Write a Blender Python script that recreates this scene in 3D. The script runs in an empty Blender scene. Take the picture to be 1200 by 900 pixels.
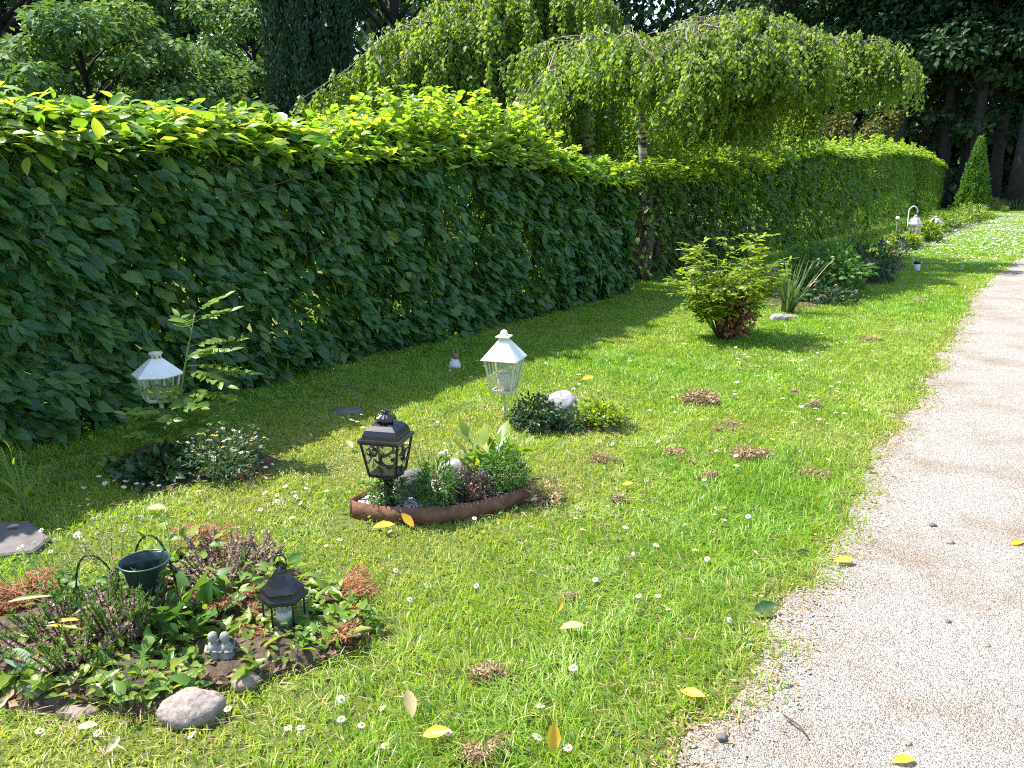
import bpy, bmesh, math, random
import numpy as np
from mathutils import Vector, noise as mnoise
RG = np.random.default_rng(7)
random.seed(7)
S = bpy.context.scene
COL = S.collection
PI = math.pi
R = math.radians

# ------------------------------------------------------------------ camera numbers
F, H, PH, TH = 930.0, 1.15, math.atan(235 / 930.0), R(33.0)
def ray(px, py):
    a, b = (px - 600) / F, (450 - py) / F
    c, s = math.cos(PH), math.sin(PH)
    fw, up = c + b * s, -s + b * c
    return a * math.cos(TH) - fw * math.sin(TH), a * math.sin(TH) + fw * math.cos(TH), up
def at(px, py, z=0.0):
    x, y, u = ray(px, py)
    t = (z - H) / u
    return (x * t, y * t, z)
def onx(px, py, X):
    x, y, u = ray(px, py)
    t = X / x
    return (X, y * t, H + u * t)
VR = np.array([math.cos(TH), math.sin(TH), 0])      # the camera's right, on the ground
VF = np.array([-math.sin(TH), math.cos(TH), 0])

# ------------------------------------------------------------------ mesh helpers
def nrm(a):
    a = np.asarray(a, float)
    return a / np.maximum(np.linalg.norm(a, axis=-1, keepdims=True), 1e-9)

class MB:
    def __init__(s): s.v, s.r, s.g, s.n = [], [], [], 0
    def add(s, V, faces, rnd=None, mi=0, smooth=True):
        V = np.asarray(V, float).reshape(-1, 3)
        s.v.append(V)
        s.r.append(np.full(len(V), RG.random()) if rnd is None else np.broadcast_to(np.asarray(rnd, float), (len(V),)))
        for f in faces:
            f = np.asarray(f, int)
            if f.size: s.g.append((f + s.n, mi, smooth))
        s.n += len(V)
        return s
    def mesh(s, name):
        me = bpy.data.meshes.new(name)
        V = np.concatenate(s.v); rr = np.concatenate(s.r)
        me.vertices.add(len(V)); me.vertices.foreach_set('co', V.astype(np.float32).ravel())
        L = sum(f.size for f, _, _ in s.g); P = sum(len(f) for f, _, _ in s.g)
        me.loops.add(L); me.polygons.add(P)
        me.loops.foreach_set('vertex_index', np.concatenate([f.ravel() for f, _, _ in s.g]).astype(np.int32))
        tot = np.concatenate([np.full(len(f), f.shape[1]) for f, _, _ in s.g])
        me.polygons.foreach_set('loop_start', np.concatenate([[0], np.cumsum(tot)[:-1]]).astype(np.int32))
        me.polygons.foreach_set('material_index', np.concatenate([np.full(len(f), m) for f, m, _ in s.g]).astype(np.int32))
        me.polygons.foreach_set('use_smooth', np.concatenate([np.full(len(f), sm) for f, _, sm in s.g]))
        at_ = me.attributes.new('rnd', 'FLOAT', 'POINT'); at_.data.foreach_set('value', rr.astype(np.float32))
        me.update(calc_edges=True)
        return me
    # ---- solid shapes
    def box(s, c, size, rz=0.0, mi=0, bev=0.0):
        x, y, z = [k / 2 for k in size]
        b = min(bev, x * .9, y * .9, z * .9)
        if b <= 0:
            V = np.array([[sx * x, sy * y, sz * z] for sz in (-1, 1) for sy in (-1, 1) for sx in (-1, 1)])
            Fq = [[0, 2, 3, 1], [4, 5, 7, 6], [0, 1, 5, 4], [1, 3, 7, 5], [3, 2, 6, 7], [2, 0, 4, 6]]
            fs = [Fq]
        else:
            ring = [(-x + b, -y), (x - b, -y), (x, -y + b), (x, y - b), (x - b, y), (-x + b, y), (-x, y - b), (-x, -y + b)]
            V = [(a * (1 - b / x), c2 * (1 - b / y), -z) for a, c2 in ring] + [(a, c2, -z + b) for a, c2 in ring] + [(a, c2, z - b) for a, c2 in ring] + [(a * (1 - b / x), c2 * (1 - b / y), z) for a, c2 in ring]
            Fq = [[k * 8 + i, k * 8 + (i + 1) % 8, k * 8 + 8 + (i + 1) % 8, k * 8 + 8 + i] for k in range(3) for i in range(8)]
            fs = [Fq, [list(range(7, -1, -1)), [24 + i for i in range(8)]]]
            V = np.array(V)
        if rz:
            ca, sa = math.cos(rz), math.sin(rz)
            V = V @ np.array([[ca, sa, 0], [-sa, ca, 0], [0, 0, 1]])
        return s.add(V + np.asarray(c), fs, mi=mi, smooth=False)
    def lathe(s, prof, n=24, c=(0, 0, 0), rz=0.0, mi=0, smooth=None, cap=True):
        a = np.arange(n) * 2 * PI / n + rz
        V = np.concatenate([np.stack([r * np.cos(a), r * np.sin(a), np.full(n, z)], 1) for r, z in prof]) + np.asarray(c)
        k = len(prof)
        Fq = [[j * n + i, j * n + (i + 1) % n, (j + 1) * n + (i + 1) % n, (j + 1) * n + i] for j in range(k - 1) for i in range(n)]
        fs = [Fq]
        if cap: fs.append([list(range(n - 1, -1, -1)), [(k - 1) * n + i for i in range(n)]])
        return s.add(V, fs, mi=mi, smooth=(n > 8) if smooth is None else smooth)
    def tube(s, pts, r, n=6, mi=0, rnd=None, closed=False):
        P = np.asarray(pts, float); k = len(P)
        r = np.broadcast_to(np.asarray(r, float), (k,))
        T = nrm(np.roll(P, -1, 0) - np.roll(P, 1, 0)) if closed else nrm(np.gradient(P, axis=0))
        up = np.array([0, 0, 1.0]) if abs(T[:, 2].mean()) < .8 else np.array([1.0, 0, 0])
        A = nrm(np.cross(T, up)); B = np.cross(T, A)
        th = np.arange(n) * 2 * PI / n + PI / n
        V = (P[:, None] + r[:, None, None] * (np.cos(th)[None, :, None] * A[:, None] + np.sin(th)[None, :, None] * B[:, None])).reshape(-1, 3)
        m = k if closed else k - 1
        Fq = [[j * n + i, j * n + (i + 1) % n, ((j + 1) % k) * n + (i + 1) % n, ((j + 1) % k) * n + i] for j in range(m) for i in range(n)]
        fs = [Fq]
        if not closed: fs.append([list(range(n - 1, -1, -1)), [(k - 1) * n + i for i in range(n)]])
        return s.add(V, fs, rnd=rnd, mi=mi, smooth=n > 4)
    def bar(s, p, q, w, mi=0): return s.tube([p, q], w * .7071, 4, mi)
    def ball(s, c, r, mi=0, n=10, sq=1.0):
        pr = [(r * math.sin(PI * (i + .02) / (n + .04)), -r * sq * math.cos(PI * i / n)) for i in range(n + 1)]
        return s.lathe(pr, 12, c, mi=mi)
    def rock(s, c, size, seed=0, amp=.22, sub=3, fr=1.6, rz=0.0, mi=0):
        bm = bmesh.new(); bmesh.ops.create_icosphere(bm, subdivisions=sub, radius=1)
        V = []
        for v in bm.verts:
            p = v.co.normalized()
            d = 1 + amp * mnoise.noise(p * fr + Vector((seed * 3.7, seed, 1))) + amp * .4 * mnoise.noise(p * fr * 2.7 + Vector((seed, 9, seed))) + amp * .18 * mnoise.noise(p * fr * 7 + Vector((seed, 2, 5)))
            V.append(p * d)
        V = np.array([tuple(v) for v in V]) * np.asarray(size) / 2
        ca, sa = math.cos(rz), math.sin(rz)
        V = V @ np.array([[ca, sa, 0], [-sa, ca, 0], [0, 0, 1]])
        Fq = [[v.index for v in f.verts] for f in bm.faces]; bm.free()
        return s.add(V + np.asarray(c), [Fq], mi=mi)
    # ---- leaves
    def leaves(s, P, A, N, size, tpl, rnd=None, wid=1.0, mi=0):
        P = np.asarray(P, float); n = len(P)
        if n == 0: return s
        T, Fs = TPL[tpl]
        A = nrm(A); N = np.asarray(N, float); Sd = nrm(np.cross(N, A)); N = np.cross(A, Sd)
        size = np.broadcast_to(np.asarray(size, float), (n,))[:, None, None]
        wid = np.broadcast_to(np.asarray(wid, float), (n,))[:, None, None]
        V = P[:, None] + size * (T[None, :, :1] * A[:, None] + wid * T[None, :, 1:2] * Sd[:, None] + T[None, :, 2:] * N[:, None])
        m = len(T)
        off = (np.arange(n) * m)[:, None, None]
        fs = [(np.asarray(f)[None] + off).reshape(-1, len(f[0])) for f in Fs]
        rnd = RG.random(n) if rnd is None else np.broadcast_to(np.asarray(rnd, float), (n,))
        return s.add(V.reshape(-1, 3), fs, np.repeat(rnd, m), mi)

def leaf_tpl(rows, fold=.18, droop=.15):
    """rows: (t, halfwidth); the leaf runs along u from 0 to 1 with a folded midrib and a drooping tip"""
    V, q, t3 = [(0, 0, 0)], [], []
    for t, w in rows:
        z = -droop * t * t
        V += [(t, -w, z + fold * w), (t, 0, z), (t, w, z + fold * w)]
    V.append((1, 0, -droop))
    t3 += [[0, 2, 1], [0, 3, 2]]
    for k in range(len(rows) - 1):
        b = 1 + 3 * k
        q += [[b, b + 1, b + 4, b + 3], [b + 1, b + 2, b + 5, b + 4]]
    b = 1 + 3 * (len(rows) - 1); e = len(V) - 1
    t3 += [[b, b + 1, e], [b + 1, b + 2, e]]
    return np.array(V, float), [t3] + ([q] if q else [])
TPL = {
    'beech': leaf_tpl([(.22, .22), (.5, .31), (.8, .17)], .25, .18),
    'hornbeam': leaf_tpl([(.2, .15), (.5, .22), (.8, .12)], .3, .2),
    'ovate': leaf_tpl([(.12, .26), (.4, .36), (.75, .17)], .3, .25),
    'heart': leaf_tpl([(.02, .22), (.12, .4), (.3, .45), (.55, .36), (.8, .17)], .25, .35),
    'curl': leaf_tpl([(.2, .2), (.5, .3), (.8, .18)], .5, -.1),
    'lance': leaf_tpl([(.3, .11), (.65, .09)], .3, .2),
    'strap': leaf_tpl([(.05, .035), (.35, .04), (.7, .03)], .3, .35),
    'kite': (np.array([(0, 0, 0), (.42, -.34, .06), (1, 0, -.08), (.42, .34, .06)], float), [[[0, 1, 2], [0, 2, 3]]]),
    'thin': (np.array([(0, 0, 0), (.45, -.1, .02), (1, 0, -.05), (.45, .1, .02)], float), [[[0, 1, 2], [0, 2, 3]]]),
    'needle': (np.array([(0, -.03, 0), (0, .03, 0), (1, 0, 0)], float), [[[0, 1, 2]]]),
}

def frac(a): return a - np.floor(a)
def vnoise(x, y, seed=0):
    x = np.asarray(x, float); y = np.asarray(y, float)
    xi, yi = np.floor(x), np.floor(y); fx, fy = x - xi, y - yi
    fx = fx * fx * (3 - 2 * fx); fy = fy * fy * (3 - 2 * fy)
    h = lambda a, b: frac(np.sin(a * 127.1 + b * 311.7 + seed * 74.7) * 43758.5453)
    return (h(xi, yi) * (1 - fx) + h(xi + 1, yi) * fx) * (1 - fy) + (h(xi, yi + 1) * (1 - fx) + h(xi + 1, yi + 1) * fx) * fy
def inpoly(x, y, poly):
    c = np.zeros(len(x), bool)
    for (x0, y0), (x1, y1) in zip(poly, poly[1:] + poly[:1]):
        c ^= ((y0 > y) != (y1 > y)) & (x < (x1 - x0) * (y - y0) / (y1 - y0 + 1e-12) + x0)
    return c

# ------------------------------------------------------------------ objects
def tag(o, label=None, cat=None, group=None, kind=None):
    for k, v in (('label', label), ('category', cat), ('group', group), ('kind', kind)):
        if v: o[k] = v
    return o
def thing(name, label, cat, loc=(0, 0, 0), rz=0.0, group=None):
    o = bpy.data.objects.new(name, None); COL.objects.link(o)
    o.empty_display_size = .05; o.location = loc; o.rotation_euler = (0, 0, rz)
    return tag(o, label, cat, group)
def part(name, mb, m, parent=None, label=None, loc=None):
    o = bpy.data.objects.new(name, mb.mesh(name) if isinstance(mb, MB) else mb); COL.objects.link(o)
    if not isinstance(mb, bpy.types.Mesh) or not mb.materials:
        for k in (m if isinstance(m, (list, tuple)) else [m]): o.data.materials.append(k)
    if parent: o.parent = parent
    if label: o['label'] = label
    if loc: o.location = loc
    return o
def copy_tree(o, parent=None):
    c = o.copy(); COL.objects.link(c); c.parent = parent
    for ch in list(o.children): copy_tree(ch, c)
    return c

# ------------------------------------------------------------------ materials
def newmat(name):
    m = bpy.data.materials.new(name); m.use_nodes = True
    nt = m.node_tree; nt.nodes.clear()
    return m, nt, nt.nodes.new, nt.links.new
def leafmat(name, cols, transl=.4, rough=.5, spec=.4, tcol=None, noise=0.0):
    """cols: list of linear rgb spread over the leaf's random number; transl: share of the light that passes through"""
    m, nt, N, L = newmat(name)
    a = N('ShaderNodeAttribute'); a.attribute_name = 'rnd'
    cr = N('ShaderNodeValToRGB'); e = cr.color_ramp.elements
    while len(e) < len(cols): e.new(.5)
    for i, c in enumerate(cols): e[i].position = i / max(1, len(cols) - 1); e[i].color = (*c, 1)
    L(a.outputs['Fac'], cr.inputs[0])
    p = N('ShaderNodeBsdfPrincipled'); p.inputs['Roughness'].default_value = rough; p.inputs['Specular IOR Level'].default_value = spec
    L(cr.outputs[0], p.inputs['Base Color'])
    if noise:
        tc = N('ShaderNodeTexCoord'); nz = N('ShaderNodeTexNoise'); nz.inputs['Scale'].default_value = noise; nz.inputs['Detail'].default_value = 3; L(tc.outputs['Object'], nz.inputs['Vector'])
        bp = N('ShaderNodeBump'); bp.inputs['Strength'].default_value = .55; bp.inputs['Distance'].default_value = .012; L(nz.outputs['Fac'], bp.inputs['Height']); L(bp.outputs[0], p.inputs['Normal'])
    t = N('ShaderNodeBsdfTranslucent')
    mx = N('ShaderNodeMix'); mx.data_type = 'RGBA'; mx.blend_type = 'MULTIPLY'; mx.inputs[0].default_value = 1
    mx.inputs[7].default_value = (*(tcol or (1.5, 1.35, .5)), 1)
    L(cr.outputs[0], mx.inputs[6]); L(mx.outputs[2], t.inputs['Color'])
    ms = N('ShaderNodeMixShader'); ms.inputs[0].default_value = transl
    L(p.outputs[0], ms.inputs[1]); L(t.outputs[0], ms.inputs[2])
    o = N('ShaderNodeOutputMaterial'); L(ms.outputs[0], o.inputs[0])
    return m
def mat(name, c1, c2=None, scale=20, rough=.7, metal=0.0, bump=0.0, bscale=None, spec=.4, detail=6, c3=None, lo=.35, hi=.65):
    m, nt, N, L = newmat(name)
    tc = N('ShaderNodeTexCoord')
    p = N('ShaderNodeBsdfPrincipled'); p.inputs['Roughness'].default_value = rough; p.inputs['Metallic'].default_value = metal; p.inputs['Specular IOR Level'].default_value = spec
    if c2 is None: c2 = tuple(k * .8 for k in c1)
    n = N('ShaderNodeTexNoise'); n.inputs['Scale'].default_value = scale; n.inputs['Detail'].default_value = detail; n.inputs['Roughness'].default_value = .65
    L(tc.outputs['Object'], n.inputs['Vector'])
    cr = N('ShaderNodeValToRGB'); e = cr.color_ramp.elements
    e[0].position = lo; e[0].color = (*c1, 1); e[1].position = hi; e[1].color = (*c2, 1)
    if c3: k = e.new((lo + hi) / 2); k.color = (*c3, 1)
    L(n.outputs['Fac'], cr.inputs[0]); L(cr.outputs[0], p.inputs['Base Color'])
    if bump:
        nb = N('ShaderNodeTexNoise'); nb.inputs['Scale'].default_value = bscale or scale * 4; nb.inputs['Detail'].default_value = 8
        L(tc.outputs['Object'], nb.inputs['Vector'])
        b = N('ShaderNodeBump'); b.inputs['Strength'].default_value = bump; b.inputs['Distance'].default_value = .01
        L(nb.outputs['Fac'], b.inputs['Height']); L(b.outputs[0], p.inputs['Normal'])
    o = N('ShaderNodeOutputMaterial'); L(p.outputs[0], o.inputs[0])
    return m
def glassmat(name, tint=(.97, .985, .97), gloss=.06):
    m, nt, N, L = newmat(name)
    t = N('ShaderNodeBsdfTransparent'); t.inputs[0].default_value = (*tint, 1)
    g = N('ShaderNodeBsdfGlossy'); g.inputs['Roughness'].default_value = .12
    d = N('ShaderNodeBsdfDiffuse'); d.inputs[0].default_value = (.5, .5, .45, 1)
    ms = N('ShaderNodeMixShader'); ms.inputs[0].default_value = gloss
    m2 = N('ShaderNodeMixShader'); m2.inputs[0].default_value = .03
    L(t.outputs[0], ms.inputs[1]); L(g.outputs[0], ms.inputs[2])
    L(ms.outputs[0], m2.inputs[1]); L(d.outputs[0], m2.inputs[2])
    o = N('ShaderNodeOutputMaterial'); L(m2.outputs[0], o.inputs[0])
    return m

M = {}
M['hedge'] = leafmat('hedge_leaf', [(.03, .1, .034), (.05, .14, .04), (.08, .18, .042), (.13, .23, .048)], .42, .38, .5, (2.0, 1.8, .5), 55)
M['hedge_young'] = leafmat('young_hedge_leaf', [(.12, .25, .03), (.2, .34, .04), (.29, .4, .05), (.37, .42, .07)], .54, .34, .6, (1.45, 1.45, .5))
M['hedge2'] = leafmat('far_hedge_leaf', [(.045, .11, .022), (.065, .145, .028), (.095, .185, .034), (.14, .23, .042)], .46, .45, .35, (1.8, 1.7, .5))
M['birch'] = leafmat('birch_leaf', [(.08, .165, .026), (.125, .225, .033), (.18, .28, .043), (.24, .33, .055)], .5, .5, .3, (1.7, 1.6, .5))
M['maple'] = leafmat('maple_leaf', [(.04, .1, .035), (.06, .135, .045), (.09, .175, .055), (.13, .22, .07)], .35, .5, .3)
M['maple_pale'] = leafmat('pale_maple_leaf', [(.06, .14, .05), (.09, .18, .06), (.14, .24, .08), (.2, .3, .1)], .32, .6, .15)
M['cypress'] = leafmat('cypress_foliage', [(.014, .04, .02), (.02, .055, .025), (.03, .07, .03)], .1, .6, .2)
M['forest'] = leafmat('forest_leaf', [(.016, .045, .02), (.026, .065, .026), (.045, .095, .034)], .2, .55, .25)
M['thuja'] = leafmat('golden_conifer_foliage', [(.05, .075, .02), (.09, .1, .02), (.15, .13, .025)], .15, .6, .2)
M['spruce'] = leafmat('spruce_needles', [(.07, .18, .035), (.11, .24, .045), (.16, .3, .06)], .25, .6, .2)
M['grass'] = leafmat('grass_blade', [(.52, .45, .21), (.38, .42, .10), (.28, .41, .055), (.205, .38, .04), (.15, .325, .034), (.095, .235, .03)], .48, .38, .4, (1.3, 1.3, .5))
M['clover'] = leafmat('clover_leaf', [(.05, .13, .025), (.08, .17, .03), (.12, .2, .035)], .35, .5, .35)
M['bright'] = leafmat('bright_green_leaf', [(.09, .2, .03), (.14, .25, .038), (.19, .29, .045), (.25, .32, .05)], .46, .4, .45, (1.6, 1.45, .45))
M['midleaf'] = leafmat('mid_green_leaf', [(.045, .125, .028), (.07, .165, .033), (.105, .21, .04)], .38, .48, .3)
M['darkleaf'] = leafmat('dark_green_leaf', [(.02, .055, .018), (.03, .075, .022), (.05, .1, .03)], .25, .45, .4)
M['bluegreen'] = leafmat('blue_green_leaf', [(.05, .11, .05), (.08, .15, .065), (.12, .19, .08)], .35, .5, .35)
M['nandina'] = leafmat('lime_shrub_leaf', [(.11, .22, .025), (.17, .27, .03), (.27, .36, .045), (.34, .4, .05)], .54, .4, .45, (1.5, 1.4, .45))
M['heather_tip'] = leafmat('heather_tip', [(.09, .19, .045), (.13, .24, .06), (.18, .28, .08)], .35, .6, .2)
M['heather_dry'] = leafmat('dry_heather_flower', [(.3, .2, .14), (.44, .33, .25), (.56, .45, .36)], .25, .8, .1, (1, 1, 1))
M['rust'] = leafmat('withered_red_frond', [(.22, .085, .04), (.34, .13, .055), (.42, .22, .1), (.4, .28, .17)], .3, .7, .2, (1.2, 1, .8))
M['withered'] = leafmat('withered_brown_leaf', [(.07, .03, .02), (.14, .05, .025), (.3, .12, .05), (.4, .3, .22)], .25, .65, .25, (1.2, 1, .8))
M['purple'] = leafmat('purple_leaf', [(.05, .05, .03), (.07, .035, .045), (.08, .1, .04)], .25, .55, .3, (1.2, 1.1, .8))
M['yellow_leaf'] = leafmat('yellow_leaf', [(.5, .3, .02), (.62, .4, .03), (.68, .46, .06)], .3, .35, .5, (1.2, 1.1, .6))
M['pale_leaf'] = leafmat('bleached_leaf', [(.32, .26, .11), (.4, .34, .17), (.45, .39, .24)], .25, .55, .3, (1, 1, .9))
M['brown_leaf'] = leafmat('brown_leaf', [(.09, .06, .03), (.16, .1, .05), (.28, .17, .08)], .15, .6, .3, (1, 1, .9))
M['dry_strap'] = leafmat('dry_strap_leaf', [(.42, .32, .18), (.5, .4, .26), (.36, .26, .16)], .3, .6, .3, (1, 1, .8))
M['moss'] = leafmat('dry_moss', [(.2, .13, .06), (.36, .26, .14), (.5, .39, .23), (.26, .18, .09)], .15, .85, .1, (1, 1, .9))
M['fern'] = leafmat('pale_frond', [(.22, .32, .16), (.3, .4, .22), (.36, .45, .28)], .35, .5, .4, (1.2, 1.2, .7))
M['petal'] = leafmat('white_petal', [(.74, .74, .74), (.76, .72, .74)], .3, .6, .2, (1, 1, 1))
M['fleapetal'] = leafmat('cream_petal', [(.8, .77, .68), (.82, .8, .75)], .3, .6, .2, (1, 1, 1))
M['bluepetal'] = leafmat('pale_blue_petal', [(.3, .4, .75), (.5, .58, .8)], .3, .6, .2, (1, 1, 1))
M['violet'] = leafmat('violet_petal', [(.06, .03, .28), (.1, .05, .38)], .25, .6, .2, (1, 1, 1))
M['darkviolet'] = leafmat('dark_pansy_petal', [(.02, .008, .025), (.045, .015, .05)], .2, .6, .2, (1, 1, 1))
M['redpetal'] = leafmat('red_petal', [(.3, .015, .02), (.45, .03, .03)], .25, .6, .2, (1, 1, 1))
M['orangepetal'] = leafmat('orange_petal', [(.7, .14, .02), (.75, .2, .03)], .25, .6, .2, (1, 1, 1))
M['yellowpetal'] = leafmat('yellow_petal', [(.7, .48, .02), (.75, .55, .04)], .25, .6, .2, (1, 1, 1))
M['semp'] = leafmat('red_succulent', [(.22, .05, .06), (.32, .09, .1), (.2, .12, .06)], .15, .4, .5, (1, 1, 1))
M['stem'] = mat('green_stem', (.09, .15, .04), (.13, .17, .05), 30, .6)
M['redstem'] = mat('red_stem', (.32, .1, .07), (.4, .16, .1), 30, .6)
M['twig'] = mat('brown_twig', (.06, .04, .028), (.12, .085, .06), 40, .8, bump=.3)
M['greytwig'] = mat('grey_branch', (.11, .09, .075), (.24, .2, .175), 25, .75, bump=.3)
M['bark'] = mat('dark_bark', (.008, .007, .007), (.024, .02, .018), 6, .9, bump=.8, bscale=18)
M['birchbark'] = None
M['soil'] = mat('garden_soil', (.035, .024, .016), (.12, .085, .055), 28, .95, bump=.9, bscale=90, c3=(.07, .048, .03))
M['granite'] = mat('pink_grey_granite', (.15, .122, .105), (.31, .265, .235), 70, .85, bump=.6, bscale=60, c3=(.24, .2, .175))
M['palestone'] = mat('pale_stone', (.24, .225, .205), (.4, .38, .35), 40, .8, bump=.4, bscale=60)
M['greystone'] = mat('grey_field_stone', (.15, .15, .15), (.36, .355, .35), 30, .8, bump=.4, bscale=50)
M['darkstone'] = mat('dark_slate_stone', (.07, .068, .066), (.13, .125, .12), 16, .7, bump=.3, bscale=60)
M['brownstone'] = mat('earthy_stone', (.15, .11, .08), (.3, .25, .2), 20, .85, bump=.5, bscale=60)
M['slab'] = mat('grey_paving_slab', (.09, .082, .078), (.15, .138, .13), 18, .85, bump=.3, bscale=120)
M['black'] = mat('black_paint', (.008, .008, .01), (.014, .014, .017), 40, .27, bump=.02, bscale=150, spec=.5)
M['white'] = mat('white_paint', (.78, .77, .74), (.68, .66, .6), 12, .38, bump=.05, spec=.5)
M['greywhite'] = mat('weathered_white_paint', (.42, .42, .42), (.3, .3, .3), 25, .5)
M['cream'] = mat('cream_paint', (.58, .56, .42), (.5, .47, .33), 18, .45)
M['greenmetal'] = mat('dark_green_enamel', (.006, .02, .017), (.012, .03, .025), 20, .3, spec=.5)
M['rimgreen'] = mat('worn_green_rim', (.03, .075, .075), (.015, .04, .04), 60, .35, spec=.6)
M['rusty'] = mat('rusty_steel', (.10, .045, .026), (.21, .10, .055), 22, .75, .15, bump=.3, bscale=80, c3=(.15, .07, .04))
M['wax'] = mat('candle_wax', (.75, .73, .68), (.7, .66, .6), 10, .5)
M['glass'] = glassmat('lantern_glass')
M['statue'] = mat('weathered_plaster', (.17, .175, .15), (.32, .32, .28), 90, .8, bump=.3)
M['dirtwhite'] = mat('aged_white_glaze', (.5, .5, .5), (.62, .62, .62), 30, .5)
M['browng'] = mat('brown_glaze', (.16, .09, .05), (.22, .13, .08), 30, .5)
M['bluecer'] = mat('pale_blue_glaze', (.35, .5, .68), (.45, .58, .72), 30, .4)
M['pistil'] = mat('yellow_flower_centre', (.7, .45, .03), (.6, .36, .02), 200, .8)
M['copper'] = mat('copper_roof', (.3, .16, .1), (.42, .25, .17), 20, .4, .4)

def birchbark():
    m, nt, N, L = newmat('birch_bark')
    tc = N('ShaderNodeTexCoord'); mp = N('ShaderNodeMapping'); mp.inputs['Scale'].default_value = (3, 3, 16)
    n = N('ShaderNodeTexNoise'); n.inputs['Scale'].default_value = 1.6; n.inputs['Detail'].default_value = 7; n.inputs['Distortion'].default_value = .6
    cr = N('ShaderNodeValToRGB'); e = cr.color_ramp.elements
    e[0].position = .42; e[0].color = (.025, .02, .018, 1); e[1].position = .6; e[1].color = (.42, .39, .36, 1)
    k = e.new(.5); k.color = (.2, .18, .16, 1)
    p = N('ShaderNodeBsdfPrincipled'); p.inputs['Roughness'].default_value = .8
    b = N('ShaderNodeBump'); b.inputs['Strength'].default_value = .5
    L(tc.outputs['Object'], mp.inputs[0]); L(mp.outputs[0], n.inputs['Vector']); L(n.outputs['Fac'], cr.inputs[0]); L(cr.outputs[0], p.inputs['Base Color'])
    L(n.outputs['Fac'], b.inputs['Height']); L(b.outputs[0], p.inputs['Normal'])
    o = N('ShaderNodeOutputMaterial'); L(p.outputs[0], o.inputs[0])
    return m
M['birchbark'] = birchbark()

def groundmat():
    m, nt, N, L = newmat('thatch_ground')
    tc = N('ShaderNodeTexCoord')
    n1 = N('ShaderNodeTexNoise'); n1.inputs['Scale'].default_value = 1.3; n1.inputs['Detail'].default_value = 5
    n2 = N('ShaderNodeTexNoise'); n2.inputs['Scale'].default_value = 55; n2.inputs['Detail'].default_value = 8; n2.inputs['Roughness'].default_value = .7
    for n in (n1, n2): L(tc.outputs['Object'], n.inputs['Vector'])
    c1 = N('ShaderNodeValToRGB'); e = c1.color_ramp.elements
    e[0].position = .3; e[0].color = (.08, .065, .03, 1); e[1].position = .7; e[1].color = (.24, .23, .08, 1)
    k = e.new(.5); k.color = (.13, .15, .045, 1)
    c2 = N('ShaderNodeValToRGB'); e = c2.color_ramp.elements
    e[0].position = .35; e[0].color = (.13, .16, .03, 1); e[1].position = .65; e[1].color = (.09, .14, .025, 1)
    L(n2.outputs['Fac'], c1.inputs[0]); L(n1.outputs['Fac'], c2.inputs[0])
    mx = N('ShaderNodeMix'); mx.data_type = 'RGBA'; mx.inputs[0].default_value = .45
    L(c1.outputs[0], mx.inputs[6]); L(c2.outputs[0], mx.inputs[7])
    p = N('ShaderNodeBsdfPrincipled'); p.inputs['Roughness'].default_value = .95; p.inputs['Specular IOR Level'].default_value = .1
    L(mx.outputs[2], p.inputs['Base Color'])
    b = N('ShaderNodeBump'); b.inputs['Strength'].default_value = .8; b.inputs['Distance'].default_value = .02
    L(n2.outputs['Fac'], b.inputs['Height']); L(b.outputs[0], p.inputs['Normal'])
    o = N('ShaderNodeOutputMaterial'); L(p.outputs[0], o.inputs[0])
    return m
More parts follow.
